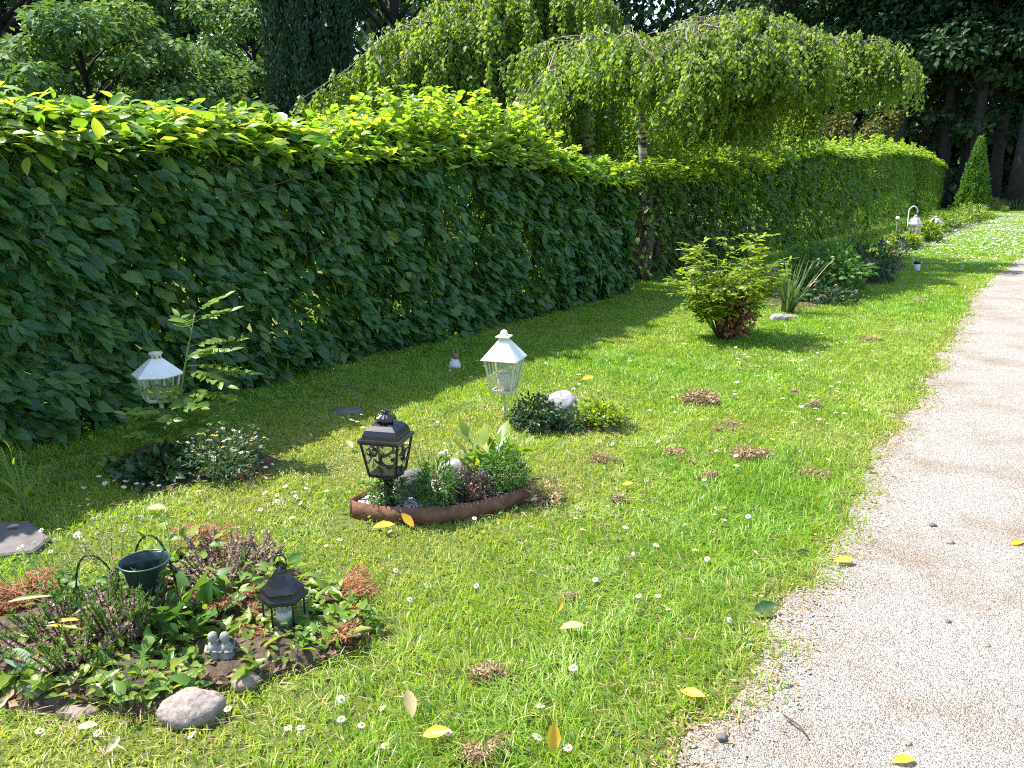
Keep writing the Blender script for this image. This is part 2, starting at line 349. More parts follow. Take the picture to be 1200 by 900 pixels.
def pathmat():
    m, nt, N, L = newmat('fine_gravel')
    tc = N('ShaderNodeTexCoord')
    v = N('ShaderNodeTexVoronoi'); v.inputs['Scale'].default_value = 330
    v2 = N('ShaderNodeTexVoronoi'); v2.inputs['Scale'].default_value = 60
    n = N('ShaderNodeTexNoise'); n.inputs['Scale'].default_value = 2.6; n.inputs['Detail'].default_value = 10; n.inputs['Roughness'].default_value = .65
    n3 = N('ShaderNodeTexNoise'); n3.inputs['Scale'].default_value = 120; n3.inputs['Detail'].default_value = 6; n3.inputs['Roughness'].default_value = .7
    for k in (v, v2, n, n3): L(tc.outputs['Object'], k.inputs['Vector'])
    cr = N('ShaderNodeValToRGB'); e = cr.color_ramp.elements
    e[0].position = .1; e[0].color = (.17, .155, .132, 1); e[1].position = .9; e[1].color = (.47, .44, .39, 1)
    k = e.new(.45); k.color = (.35, .325, .285, 1)
    sp = N('ShaderNodeSeparateColor'); L(v.outputs['Color'], sp.inputs[0]); L(sp.outputs[0], cr.inputs[0])
    c2 = N('ShaderNodeValToRGB'); e = c2.color_ramp.elements
    e[0].position = .47; e[0].color = (1, 1, 1, 1); e[1].position = .74; e[1].color = (.7, .58, .47, 1)
    L(n.outputs['Fac'], c2.inputs[0])
    mx = N('ShaderNodeMix'); mx.data_type = 'RGBA'; mx.blend_type = 'MULTIPLY'; mx.inputs[0].default_value = 1
    L(cr.outputs[0], mx.inputs[6]); L(c2.outputs[0], mx.inputs[7])
    c3 = N('ShaderNodeValToRGB'); e = c3.color_ramp.elements
    e[0].position = .33; e[0].color = (.62, .57, .53, 1); e[1].position = .5; e[1].color = (1, 1, 1, 1)
    L(n3.outputs['Fac'], c3.inputs[0])
    m2 = N('ShaderNodeMix'); m2.data_type = 'RGBA'; m2.blend_type = 'MULTIPLY'; m2.inputs[0].default_value = .8
    L(mx.outputs[2], m2.inputs[6]); L(c3.outputs[0], m2.inputs[7])
    p = N('ShaderNodeBsdfPrincipled'); p.inputs['Roughness'].default_value = .9; p.inputs['Specular IOR Level'].default_value = .2
    L(m2.outputs[2], p.inputs['Base Color'])
    ad = N('ShaderNodeMath'); ad.operation = 'ADD'; L(v.outputs['Distance'], ad.inputs[0]); L(n3.outputs['Fac'], ad.inputs[1])
    b = N('ShaderNodeBump'); b.inputs['Strength'].default_value = .75; b.inputs['Distance'].default_value = .008; b.invert = True
    L(ad.outputs[0], b.inputs['Height']); L(b.outputs[0], p.inputs['Normal'])
    o = N('ShaderNodeOutputMaterial'); L(p.outputs[0], o.inputs[0])
    return m
M['ground'] = groundmat(); M['path'] = pathmat()
M['pebble'] = leafmat('gravel_stone', [(.12, .1, .085), (.25, .22, .19), (.35, .315, .275), (.45, .415, .37), (.22, .15, .11)], 0.0, .85, .2)
M['whitepebble'] = leafmat('white_pebble', [(.22, .2, .19), (.4, .38, .36), (.55, .53, .51)], 0.0, .7, .3)

# ------------------------------------------------------------------ the setting
def path_edge(y):
    y = np.asarray(y, float)
    return -.44 + .08 * (vnoise(y * 1.6, y * 0 + 3, 1) - .5) + .055 * (vnoise(y * 7, y * 0, 2) - .5) + .03 * (vnoise(y * 21, y * 0, 8) - .5) + np.where(y > 10, .058 * (y - 10), 0)

gb = MB()
gx = np.array([-400, -60, -20, -8, -4, -2, 0, 2, 6, 20, 60, 400.]); gy = np.array([-200, -40, -8, 0, 4, 10, 25, 60, 150, 500.])
V = np.array([(x, y, 0) for y in gy for x in gx]); nx = len(gx)
gb.add(V, [[[j * nx + i, j * nx + i + 1, (j + 1) * nx + i + 1, (j + 1) * nx + i] for j in range(len(gy) - 1) for i in range(nx - 1)]])
tag(part('ground', gb, M['ground']), kind='structure')

pb = MB()
ys = np.concatenate([np.arange(-3, 12, .04), np.arange(12, 60, .3)])
xl = path_edge(ys); xr = xl + 2.8 + .06 * (vnoise(ys * 2, ys * 0 + 7, 4) - .5)
ts = np.array([0, .01, .03, .2, .5, .8, .97, .99, 1.])
V = np.array([[(l + (r - l) * t, y, .004 + .012 * math.sin(PI * t) + (0 if t in (0, 1) else .003)) for t in ts] for l, r, y in zip(xl, xr, ys)]).reshape(-1, 3)
k = len(ts)
pb.add(V, [[[j * k + i, j * k + i + 1, (j + 1) * k + i + 1, (j + 1) * k + i] for j in range(len(ys) - 1) for i in range(k - 1)]])
tag(part('gravel_path', pb, M['path']), kind='structure')

# beds
def bed(pix, z=.03, seed=0):
    """soil mound over a pixel outline on the ground"""
    c = np.array([at(px, py)[:2] for px, py in pix])
    cen = c.mean(0); n = 72
    ang = np.linspace(0, 2 * PI, n, endpoint=False)
    # resample the outline
    cc = np.vstack([c, c[:1]]); seg = np.r_[0, np.cumsum(np.linalg.norm(np.diff(cc, axis=0), axis=1))]
    u = np.linspace(0, seg[-1], n, endpoint=False)
    ox, oy = np.interp(u, seg, cc[:, 0]), np.interp(u, seg, cc[:, 1])
    rings = [1.03, 1.0, .94, .85, .7, .5, .25, .05]
    V = []
    for r in rings:
        x, y = cen[0] + (ox - cen[0]) * r, cen[1] + (oy - cen[1]) * r
        w = 1 + .06 * (vnoise(u * 9, u * 0 + seed, seed) - .5)
        x, y = cen[0] + (x - cen[0]) * w, cen[1] + (y - cen[1]) * w
        hh = -.004 if r > 1.01 else z * min(1, (1.03 - r) * 6) * (.6 + .8 * vnoise(x * 14, y * 14, seed)) + .004
        V.append(np.stack([x, y, np.broadcast_to(hh, x.shape)], 1))
    m = len(rings)
    b = MB(); b.add(np.concatenate(V), [[[j * n + i, j * n + (i + 1) % n, (j + 1) * n + (i + 1) % n, (j + 1) * n + i] for j in range(m - 1) for i in range(n)], [[(m - 1) * n + i for i in range(n)]]])
    tag(part('soil_bed', b, M['soil']), kind='structure')
    return list(zip(ox, oy))
BED_A = bed([(-60, 760), (-20, 712), (60, 700), (140, 690), (215, 655), (300, 655), (370, 685), (425, 715), (440, 745), (390, 778), (320, 795), (255, 815), (180, 838), (100, 832), (20, 835), (-60, 830)], .035, 1)
def boat():
    T_, E_ = np.array(at(412, 606)[:2]), np.array(at(620, 588)[:2]); d = E_ - T_; L = np.linalg.norm(d); d /= L; nn = np.array([d[1], -d[0]])
    if np.dot(nn, T_) > 0: nn = -nn                             # towards the camera
    root = thing('bed_edging', 'rusty steel strip bent into a pointed boat shape round the middle bed', 'bed edging', (T_[0], T_[1], 0)); hgt = .066
    def side(sgn, bulge, hh, name):
        t = np.linspace(0, 1, 40); cx = L * t; off = sgn * bulge * np.sin(PI * t ** .9) ** .85
        P = np.outer(cx, d) + np.outer(off, nn); tn = nrm(np.gradient(P, axis=0)); m = np.stack([-tn[:, 1], tn[:, 0]], 1) * .0022
        V = np.concatenate([np.c_[P - m, 0 * t - .01], np.c_[P + m, 0 * t - .01], np.c_[P + m, 0 * t + hh], np.c_[P - m, 0 * t + hh]]); q = 40
        b = MB(); b.add(V, [[[j * q + i, j * q + i + 1, ((j + 1) % 4) * q + i + 1, ((j + 1) % 4) * q + i] for j in range(4) for i in range(q - 1)], [[0, q, 2 * q, 3 * q], [q - 1, 2 * q - 1, 3 * q - 1, 4 * q - 1]]])
        part(name, b, M['rusty'], root); return P + T_
    f = side(1, .13, hgt, 'front_strip'); bk = side(-1, .19, hgt, 'back_strip'); f2, k2 = f, bk
    b = MB(); b.tube([(0, 0, -.01), (0, 0, hgt + .002)], .0045, 6); part('joint_fold', b, M['rusty'], root)
    poly = [tuple(p) for p in np.vstack([f, bk[::-1]])]
    return poly, T_, E_, d, nn, L
POLY, T_, E_, BD, BN, BL = boat()
BED_B = POLY
BED_C = bed([(598, 500), (620, 508), (680, 508), (725, 503), (738, 492), (700, 482), (640, 478), (605, 486)], .012, 3)
BED_D = bed([(120, 560), (180, 573), (250, 565), (310, 552), (325, 540), (290, 525), (220, 518), (150, 530)], .02, 4)
BED_E = bed([(898, 362), (940, 366), (990, 350), (1040, 325), (1065, 312), (1055, 300), (1000, 302), (930, 318), (890, 345)], .02, 5)
BED_F = bed([(1040, 300), (1075, 292), (1105, 279), (1140, 266), (1160, 256), (1130, 251), (1090, 262), (1050, 280)], .02, 6)
BEDS = [BED_A, BED_B, BED_C, BED_D, BED_E, BED_F]
SLAB = [at(px, py)[:2] for px, py in [(-70, 615), (0, 618), (35, 616), (60, 636), (40, 652), (0, 656), (-70, 662)]]

# ------------------------------------------------------------------ lights, camera, world
SUN_D = nrm(np.array([.95, .28, 0]))       # the way shadows run on the ground
ELEV = R(58)
sl = bpy.data.lights.new('sun', 'SUN'); sl.energy = 4.3; sl.angle = R(.53); sl.color = (1, .945, .86)
so = bpy.data.objects.new('sun', sl); COL.objects.link(so)
dv = Vector((SUN_D[0] * math.cos(ELEV), SUN_D[1] * math.cos(ELEV), -math.sin(ELEV)))
so.rotation_euler = dv.to_track_quat('-Z', 'Y').to_euler()
w = bpy.data.worlds.new('World'); S.world = w; w.use_nodes = True
nt = w.node_tree; nt.nodes.clear()
sk = nt.nodes.new('ShaderNodeTexSky'); sk.sky_type = 'NISHITA'; sk.sun_disc = False
sk.sun_elevation = ELEV; sk.sun_rotation = math.atan2(-SUN_D[0], -SUN_D[1])
bg = nt.nodes.new('ShaderNodeBackground'); bg.inputs[1].default_value = .15
wo = nt.nodes.new('ShaderNodeOutputWorld')
nt.links.new(sk.outputs[0], bg.inputs[0]); nt.links.new(bg.outputs[0], wo.inputs[0])
cd = bpy.data.cameras.new('camera'); cam = bpy.data.objects.new('camera', cd); COL.objects.link(cam)
cd.sensor_width = 36; cd.lens = F / 1200 * 36; cd.clip_start = .05; cd.clip_end = 2000
cam.location = (0, 0, H)
vx, vy, vz = ray(600, 450)
cam.rotation_euler = Vector((vx, vy, vz)).to_track_quat('-Z', 'Y').to_euler()
S.camera = cam
S.view_settings.view_transform = 'Standard'; S.view_settings.look = 'None'; S.view_settings.gamma = 1; S.view_settings.use_curve_mapping = False
S.view_settings.exposure = 1.54
S.cycles.filter_width = 1.05
S.render.engine = 'CYCLES'
S.cycles.max_bounces = 7; S.cycles.diffuse_bounces = 3; S.cycles.glossy_bounces = 3; S.cycles.transmission_bounces = 4; S.cycles.transparent_max_bounces = 8
S.cycles.use_denoising = False; S.cycles.sample_clamp_indirect = 6
S.cycles.caustics_reflective = False; S.cycles.caustics_refractive = False

# ------------------------------------------------------------------ grass
def grass():
    P = []
    def scatter(x0, x1, y0, y1, dens):
        n = int((x1 - x0) * (y1 - y0) * dens)
        return np.stack([RG.uniform(x0, x1, n), RG.uniform(y0, y1, n)], 1)
    for y0, y1, d in ((.45, 2, 19000), (2, 3, 17000), (3, 4.5, 13500), (4.5, 6.5, 9500), (6.5, 9, 6200), (9, 14, 3000), (14, 22, 1600), (22, 42, 750)):
        P.append(scatter(-4.0 if y0 > 1 else -3.9, -.26 if y0 < 9 else 0 if y0 < 14 else 1.4, y0, y1, d))
    P.append(scatter(-7, 2, 42, 52, 120)); P.append(scatter(2.5, 6, 2, 40, 150)); P.append(scatter(-4, -.3, -1, .45, 2500))
    P = np.concatenate(P); x, y = P[:, 0], P[:, 1]
    keep = RG.random(len(P)) < 1
    # the edge of the path: thinning, with tufts that reach over it
    e = path_edge(y); dx = e - x
    thin = np.clip((dx + .05 + .16 * (vnoise(x * 9, y * 9, 5) - .45)) / .14, 0, 1)
    keep &= ((x > 2.3) & (x > e + 2.85)) | (RG.random(len(P)) < thin)
    for b in BEDS:
        c_ = np.mean(b, axis=0); q = 1 if b is BED_B else .78 + .3 * vnoise(x * 14, y * 14, 7)
        keep &= ~(inpoly(c_[0] + (x - c_[0]) / q, c_[1] + (y - c_[1]) / q, b) & (RG.random(len(P)) < (.5 if b is BED_E or b is BED_F else .95)))
    keep &= ~inpoly(x, y, SLAB)
    dirt = np.zeros(len(P))
    def blob(px, py, r, a):
        c = at(px, py); return a * np.exp(-((x - c[0]) ** 2 + (y - c[1]) ** 2) / (r * r))
    for px, py, r, a in ((90, 650, .22, .9), (405, 612, .13, .9), (640, 590, .07, .7), (230, 560, .3, .6), (320, 545, .12, .7), (760, 390, .3, .4), (450, 750, .12, .6), (290, 860, .3, .3)):
        dirt += blob(px, py, r, a)
    keep &= RG.random(len(P)) > dirt
    keep &= RG.random(len(P)) < np.clip((x + 4.15) / .75, .12, 1)            # bare soil under the hedge
    x, y = x[keep], y[keep]; dx = dx[keep]; n = len(x)
    dist = np.hypot(x, y)
    lush = vnoise(x * 1.3, y * 1.3, 11) * .6 + vnoise(x * 4, y * 4, 12) * .4
    h = (.017 + .028 * lush ** 1.3) * (.55 + .9 * RG.random(n))
    c = at(640, 830); h *= 1 + .55 * np.exp(-((x - c[0]) ** 2 + (y - c[1]) ** 2) / .35)
    c = at(520, 520); dry = np.exp(-((x - c[0]) ** 2 + (y - c[1]) ** 2) / .9); h *= 1 - .35 * dry
    c2 = at(60, 870); dry2 = np.exp(-((x - c2[0]) ** 2 + (y - c2[1]) ** 2) / .35); h *= 1 - .3 * dry2
    edge = np.exp(-np.abs(dx) / .1); h *= 1 + .35 * edge * RG.random(n)
    wd = .001 + .0013 * RG.random(n) + .0007 * np.clip(dist - 2, 0, 60) * .55
    tone = .42 + .42 * (lush - .3) + .3 * (RG.random(n) - .5) - .2 * dry - .22 * dry2 + .12 * (vnoise(x * .5, y * .5, 13) - .5) - .1 * edge
    tone = np.where(RG.random(n) < .07 + .16 * dry + .2 * dry2 + .1 * edge, RG.random(n) * .22, tone)
    az = RG.random(n) * 2 * PI + 0
    az = np.where(RG.random(n) < .5, vnoise(x * 5, y * 5, 18) * 14 + RG.normal(0, .5, n), az)
    lean = np.abs(RG.normal(0, .7, n)) + .15 + .5 * (vnoise(x * 6, y * 6, 17) > .6)
    d = np.stack([np.cos(az), np.sin(az), np.zeros(n)], 1); sd = np.stack([-np.sin(az), np.cos(az), np.zeros(n)], 1)
    a2 = RG.random(n) * PI; sd = nrm(sd * np.cos(a2 * .5)[:, None] + d * np.sin(a2 * .5)[:, None])
    B = np.stack([x, y, np.full(n, -.002)], 1); up = np.array([0, 0, 1.])
    mid = B + up * (h * .55)[:, None] + d * (h * .25 * lean)[:, None]
    tip = B + up * (h * (1 - .28 * np.clip(lean, 0, 2)))[:, None] + d * (h * .95 * lean)[:, None]
    w_ = wd[:, None] * sd
    V = np.stack([B - w_, B + w_, mid - w_ * .85, mid + w_ * .85, tip], 1).reshape(-1, 3)
    o = (np.arange(n) * 5)[:, None]
    b = MB(); b.add(V, [o + np.array([[0, 1, 3, 2]]), o + np.array([[2, 3, 4]])], np.repeat(np.clip(tone, 0, 1), 5))
    tag(part('grass', b, M['grass']), 'short mown lawn grass with pale dry patches beside the gravel path', 'grass', kind='stuff')
    # clover and small weeds between the blades
    n = 9000
    x = RG.uniform(-3.4, -.42, n); y = .8 + 7 * RG.random(n) ** 1.5
    k = vnoise(x * 2.2, y * 2.2, 21) > .52
    for bd in BEDS: k &= ~inpoly(x, y, bd)
    k &= ~inpoly(x, y, SLAB); k &= x < path_edge(y) - .03
    x, y = x[k], y[k]; n = len(x); az = RG.random(n) * 2 * PI
    A = np.stack([np.cos(az), np.sin(az), RG.uniform(0, .5, n)], 1)
    b = MB(); b.leaves(np.stack([x, y, RG.uniform(.008, .03, n)], 1), A, np.array([[0, 0, 1.]]) + RG.normal(0, .25, (n, 3)), RG.uniform(.008, .02, n), 'ovate')
    tag(part('clover', b, M['clover']), 'low clover and small weeds spread through the lawn', 'clover', kind='stuff')
    n = 16000
    x = RG.uniform(-3.4, -.42, n); y = .7 + 8 * RG.random(n) ** 1.6; k = (vnoise(x * 2.6, y * 2.6, 23) > .5) & (x < path_edge(y) - .02) & ~inpoly(x, y, SLAB)
    for bd in (BED_A, BED_B): k &= ~inpoly(x, y, bd)
    x, y = x[k], y[k]; n = len(x); az = RG.random(n) * 2 * PI
    b = MB(); b.leaves(np.stack([x, y, RG.uniform(.006, .026, n)], 1), np.stack([np.cos(az), np.sin(az), RG.uniform(-.1, .25, n)], 1), np.array([[0, 0, 1.]]) + RG.normal(0, .4, (n, 3)), RG.uniform(.015, .05, n), 'thin', wid=.35)
    tag(part('thatch', b, M['dry_strap']), 'dry straw coloured thatch lying between the lawn blades', 'thatch', kind='stuff')
grass()

def gravel():
    n = 80000
    y = .9 + 9 * RG.random(n) ** 1.9
    x = RG.uniform(-.5, 2.2, n)
    k = (x > path_edge(y) - .05) & (x < .2 + y * .12 + .9)
    x, y = x[k], y[k]; n = len(x)
    s = .001 + .0034 * RG.random(n) ** 4
    az = RG.random(n) * PI
    T = np.array([(1, 0, 0), (0, 1, 0), (-1, 0, 0), (0, -1, 0), (.1, .1, .75), (0, 0, -.5)], float)
    T = T[None] * (1 + RG.uniform(-.3, .3, (n, 6, 3)))
    ca, sa = np.cos(az)[:, None], np.sin(az)[:, None]
    X = (T[..., 0] * ca - T[..., 1] * .7 * sa); Y = T[..., 0] * sa + T[..., 1] * .7 * ca
    V = np.stack([x[:, None] + X * s[:, None], y[:, None] + Y * s[:, None], .012 + .004 + T[..., 2] * s[:, None]], 2).reshape(-1, 3)
    V[:, 2] -= .006
    o = (np.arange(n) * 6)[:, None]; fs = np.concatenate([o + np.array([[i, (i + 1) % 4, 4]]) for i in range(4)])
    b = MB(); b.add(V, [fs], np.repeat(RG.random(n) ** 1.0, 6), smooth=False)
    tag(part('loose_gravel', b, M['pebble']), 'loose fine grit lying on the pale gravel path', 'gravel', kind='stuff')
    # crumbs of earth and dead moss along the grass edge
    n = 14000; y = 1.0 + 9 * RG.random(n) ** 1.6; x = path_edge(y) + RG.normal(.01, .05, n) + .08 * RG.random(n) * vnoise(y * 5, y * 0, 6)
    az = RG.random(n) * 2 * PI; A = np.stack([np.cos(az), np.sin(az), RG.uniform(-.1, .5, n)], 1)
    b = MB(); b.leaves(np.stack([x, y, RG.uniform(.006, .014, n)], 1), A, np.array([[0, 0, 1.]]) + RG.normal(0, .5, (n, 3)), .004 + .016 * RG.random(n) ** 2, 'thin', wid=1.6)
    tag(part('dead_moss', b, M['moss']), 'crumbs of dead moss and straw along the ragged edge of the path', 'debris', kind='stuff')
gravel()

# ------------------------------------------------------------------ hedges
H1 = [onx(px, py, -3.62) for px, py in [(0, 128), (100, 136), (200, 136), (300, 146), (400, 164), (450, 162), (500, 160), (560, 162), (620, 170), (660, 182), (710, 197), (748, 200)]]
H2 = [onx(px, py, -3.72) for px, py in [(765, 196), (850, 195), (900, 185), (960, 166), (1000, 178), (1050, 172), (1090, 180), (1115, 197)]]
def hfun(tab):
    ya = [p[1] for p in tab]; za = [p[2] for p in tab]
    return lambda y: np.interp(y, ya, za)
def hedge(name, label, x0, dep, y0, y1, hf, nfront, ntop, nback, size, mm, my, sparse=None, shoots=60, stems=40, big=None):
    root = thing(name, label, 'hedge', (x0 - dep / 2, (y0 + y1) / 2, 0))
    O = np.array(root.location)
    bul = lambda y, z: .14 * (vnoise(y * 1.7, z * 2.2, 31) - .5) + .17 * (vnoise(y * 5, z * 5, 32) - .5) + .1 * (vnoise(y * 11, z * 11, 36) - .5)
    fb, yb = MB(), MB()
    def yd(n):                                   # denser where it is near
        u = RG.random(n)
        return y0 + (y1 - y0) * u ** (1.0 if y1 - y0 < 15 else 1.7)
    def put(P, A, N, sz, young, kk):
        P, A, N, sz = P[kk] - O, A[kk], N[kk], sz[kk]
        yg = young[kk]
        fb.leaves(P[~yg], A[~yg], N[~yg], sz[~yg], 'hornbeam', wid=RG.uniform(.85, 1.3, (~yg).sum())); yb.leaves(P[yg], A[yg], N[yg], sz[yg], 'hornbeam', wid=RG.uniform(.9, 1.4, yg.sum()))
    def szs(n, y): return size * (.5 + .75 * RG.random(n) ** .8) * np.where(y > 14, 1.25, 1)
    # front and back faces
    for sgn, n in ((1, nfront), (-1, nback)):
        y = yd(n); h = hf(y); z = .02 + (h + .03) * RG.random(n) ** .95
        dp = RG.exponential(.085, n)
        round_ = .34 * np.clip((z / h - .78) / .22, 0, 1) ** 2
        x = (x0 if sgn > 0 else x0 - dep) + sgn * (bul(y, z) - dp - round_ - .06 * np.clip(1 - z / .25, 0, 1))
        P = np.stack([x, y, z], 1)
        A = np.stack([sgn * RG.uniform(-.05, .9, n), RG.normal(.7, .45, n), -RG.uniform(.05, 1.0, n)], 1)
        N = np.stack([sgn * RG.uniform(.15, 1, n), RG.normal(0, .45, n), RG.uniform(.1, 1.1, n)], 1)
        k = np.ones(n, bool)
        # thin places where light leaks through
        k &= ~((vnoise(y * 2.6, z * 2.6, 41) > .76) & (RG.random(n) < .72))
        k &= ~((vnoise(y * 6, z * 6, 42) > .78) & (RG.random(n) < .7))
        if sparse is not None: k &= RG.random(n) < sparse(y, z)
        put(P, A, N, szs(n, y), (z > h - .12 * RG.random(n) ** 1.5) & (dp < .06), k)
    # top
    n = ntop; y = yd(n); h = hf(y); u = RG.random(n); x = x0 - .03 - (dep - .06) * u
    z = h + .09 * (vnoise(y * 2.5, x * 3, 33) - .55) + .12 * (vnoise(y * 7, x * 7, 34) - .5) - RG.exponential(.05, n)
    az = RG.random(n) * 2 * PI
    A = np.stack([np.cos(az) * .9 + .35, np.sin(az) * .9, RG.uniform(-.25, .7, n)], 1)
    N = np.array([[.0, -.1, 1.]]) + RG.normal(0, .3, (n, 3))
    k = np.ones(n, bool)
    if sparse is not None: k &= RG.random(n) < np.minimum(1, sparse(y, z) * 1.6)
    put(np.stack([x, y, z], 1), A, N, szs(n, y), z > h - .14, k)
    # lip of young leaves over the front edge
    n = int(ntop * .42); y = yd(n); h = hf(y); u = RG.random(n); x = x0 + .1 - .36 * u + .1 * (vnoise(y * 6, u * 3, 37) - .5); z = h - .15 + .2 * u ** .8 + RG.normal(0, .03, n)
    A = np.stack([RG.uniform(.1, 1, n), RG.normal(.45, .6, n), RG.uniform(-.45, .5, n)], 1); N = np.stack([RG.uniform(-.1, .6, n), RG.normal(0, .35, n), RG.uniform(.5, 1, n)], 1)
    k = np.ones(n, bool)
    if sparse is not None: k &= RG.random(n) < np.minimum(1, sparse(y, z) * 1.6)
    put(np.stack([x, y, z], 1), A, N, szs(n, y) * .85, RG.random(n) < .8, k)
    # ends
    for ye, sg in ((y0, -1), (y1, 1)):
        n = int(nfront * .09); x = x0 - dep * RG.random(n); h = float(hf(ye)); z = .03 + h * RG.random(n)
        y = ye + sg * (.08 * vnoise(x * 4, z * 4, 35) - RG.exponential(.08, n))
        A = np.stack([RG.normal(.2, .5, n), sg * RG.uniform(.2, .8, n), -RG.uniform(.2, 1, n)], 1); N = np.stack([RG.normal(.2, .4, n), sg * RG.uniform(.4, 1, n), RG.uniform(.3, 1, n)], 1)
        k = np.ones(n, bool)
        if sparse is not None: k &= RG.random(n) < sparse(y, z)
        put(np.stack([x, y, z], 1), A, N, szs(n, y), (z > h - .05), k)
    # new shoots standing above the top
    tb = MB()
    ysh = y0 + (y1 - y0) * RG.random(shoots)
    if big: ysh = np.r_[ysh, RG.uniform(big[0], big[1], big[2])]
    for i, yy in enumerate(ysh):
        hh = float(hf(yy)); xx = x0 - RG.uniform(.02, dep * .8)
        ln = RG.uniform(.05, .15) if i < shoots else RG.uniform(.12, .42) * (1 - .75 * abs((yy - big[0]) / (big[1] - big[0]) * 2 - 1) ** 2)
        d = nrm(np.array([RG.normal(.15, .3), RG.normal(.1, .3), 1]))
        t = np.linspace(0, 1, 5)[:, None]; pl = np.array([xx, yy, hh - .08]) + d * (ln + .08) * t + np.array([.05, .03, 0]) * t ** 2 * RG.normal(0, 1)
        tb.tube(pl - O, np.linspace(.003, .0012, 5), 4)
        m = int(5 + ln * 55); tt = RG.uniform(.3, 1, m); Q = np.stack([np.interp(tt, t[:, 0], pl[:, j]) for j in range(3)], 1)
        az = np.arange(m) * 2.4 + RG.random()
        A = np.stack([np.cos(az), np.sin(az), RG.uniform(.1, .9, m)], 1); N = np.array([[0, 0, 1.]]) + RG.normal(0, .4, (m, 3))
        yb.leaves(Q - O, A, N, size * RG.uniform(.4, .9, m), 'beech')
    # bare stems inside
    for i in range(stems):
        tw, tb = tb, MB()
        yy = RG.uniform(y0 + .1, y1 - .1) if sparse is None or i > stems * .45 else RG.uniform(y0, y0 + 1.6)
        xx = x0 - dep * RG.uniform(.25, .75); hh = float(hf(yy))
        t = np.linspace(0, 1, 6); pl = np.stack([xx + RG.normal(0, .1) * t + .03 * np.sin(t * 7 + i), yy + RG.normal(.1, .22) * t + .04 * np.cos(t * 6 + i), t * hh * .96], 1)
        tb.tube(pl - O, np.linspace(.016, .004, 6) * RG.uniform(.6, 1.3), 5)
        for q in range(5):
            t0 = RG.uniform(.15, .85); b0 = np.array([np.interp(t0, t, pl[:, j]) for j in range(3)])
            d = np.array([RG.normal(.15, .25), RG.normal(0, .3), RG.uniform(.05, .35)])
            tb.tube(np.array([b0, b0 + d * .5, b0 + d + (0, 0, .03)]) - O, [.005, .0035, .0015], 4)
        part('stem', tb, M['twig'], root); tb = tw
    if sparse is not None:                       # the old trunks that end the far hedge
        for dx, dy, r in ((-.12, .12, .034), (-.3, .3, .028), (-.2, .55, .024)):
            t = np.linspace(0, 1, 7); tb2 = MB(); tb2.tube(np.stack([x0 + dx + .05 * np.sin(t * 4), y0 + dy + .12 * t + .03 * np.cos(t * 6), t * 1.32 - .02], 1) - O, np.linspace(r * 1.25, r * .6, 7), 8); part('stem', tb2, M['twig'], root)
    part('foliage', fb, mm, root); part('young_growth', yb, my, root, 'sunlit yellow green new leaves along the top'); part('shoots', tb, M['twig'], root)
    return root
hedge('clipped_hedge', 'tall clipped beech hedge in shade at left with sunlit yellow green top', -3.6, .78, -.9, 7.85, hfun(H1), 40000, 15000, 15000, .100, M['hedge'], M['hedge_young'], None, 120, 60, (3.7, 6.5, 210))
def sp2(y, z): return np.clip(.06 + .94 * (y - 8.85) / 1.6, .06, 1) * np.where((y < 10) & (z < .6), .45, 1)
hedge('clipped_hedge', 'long lower hedge running into the distance beyond the birch trunk', -3.75, .8, 8.75, 41, hfun(H2), 36000, 18000, 9000, .105, M['hedge2'], M['hedge_young'], sp2, 160, 70, (14, 38, 160))

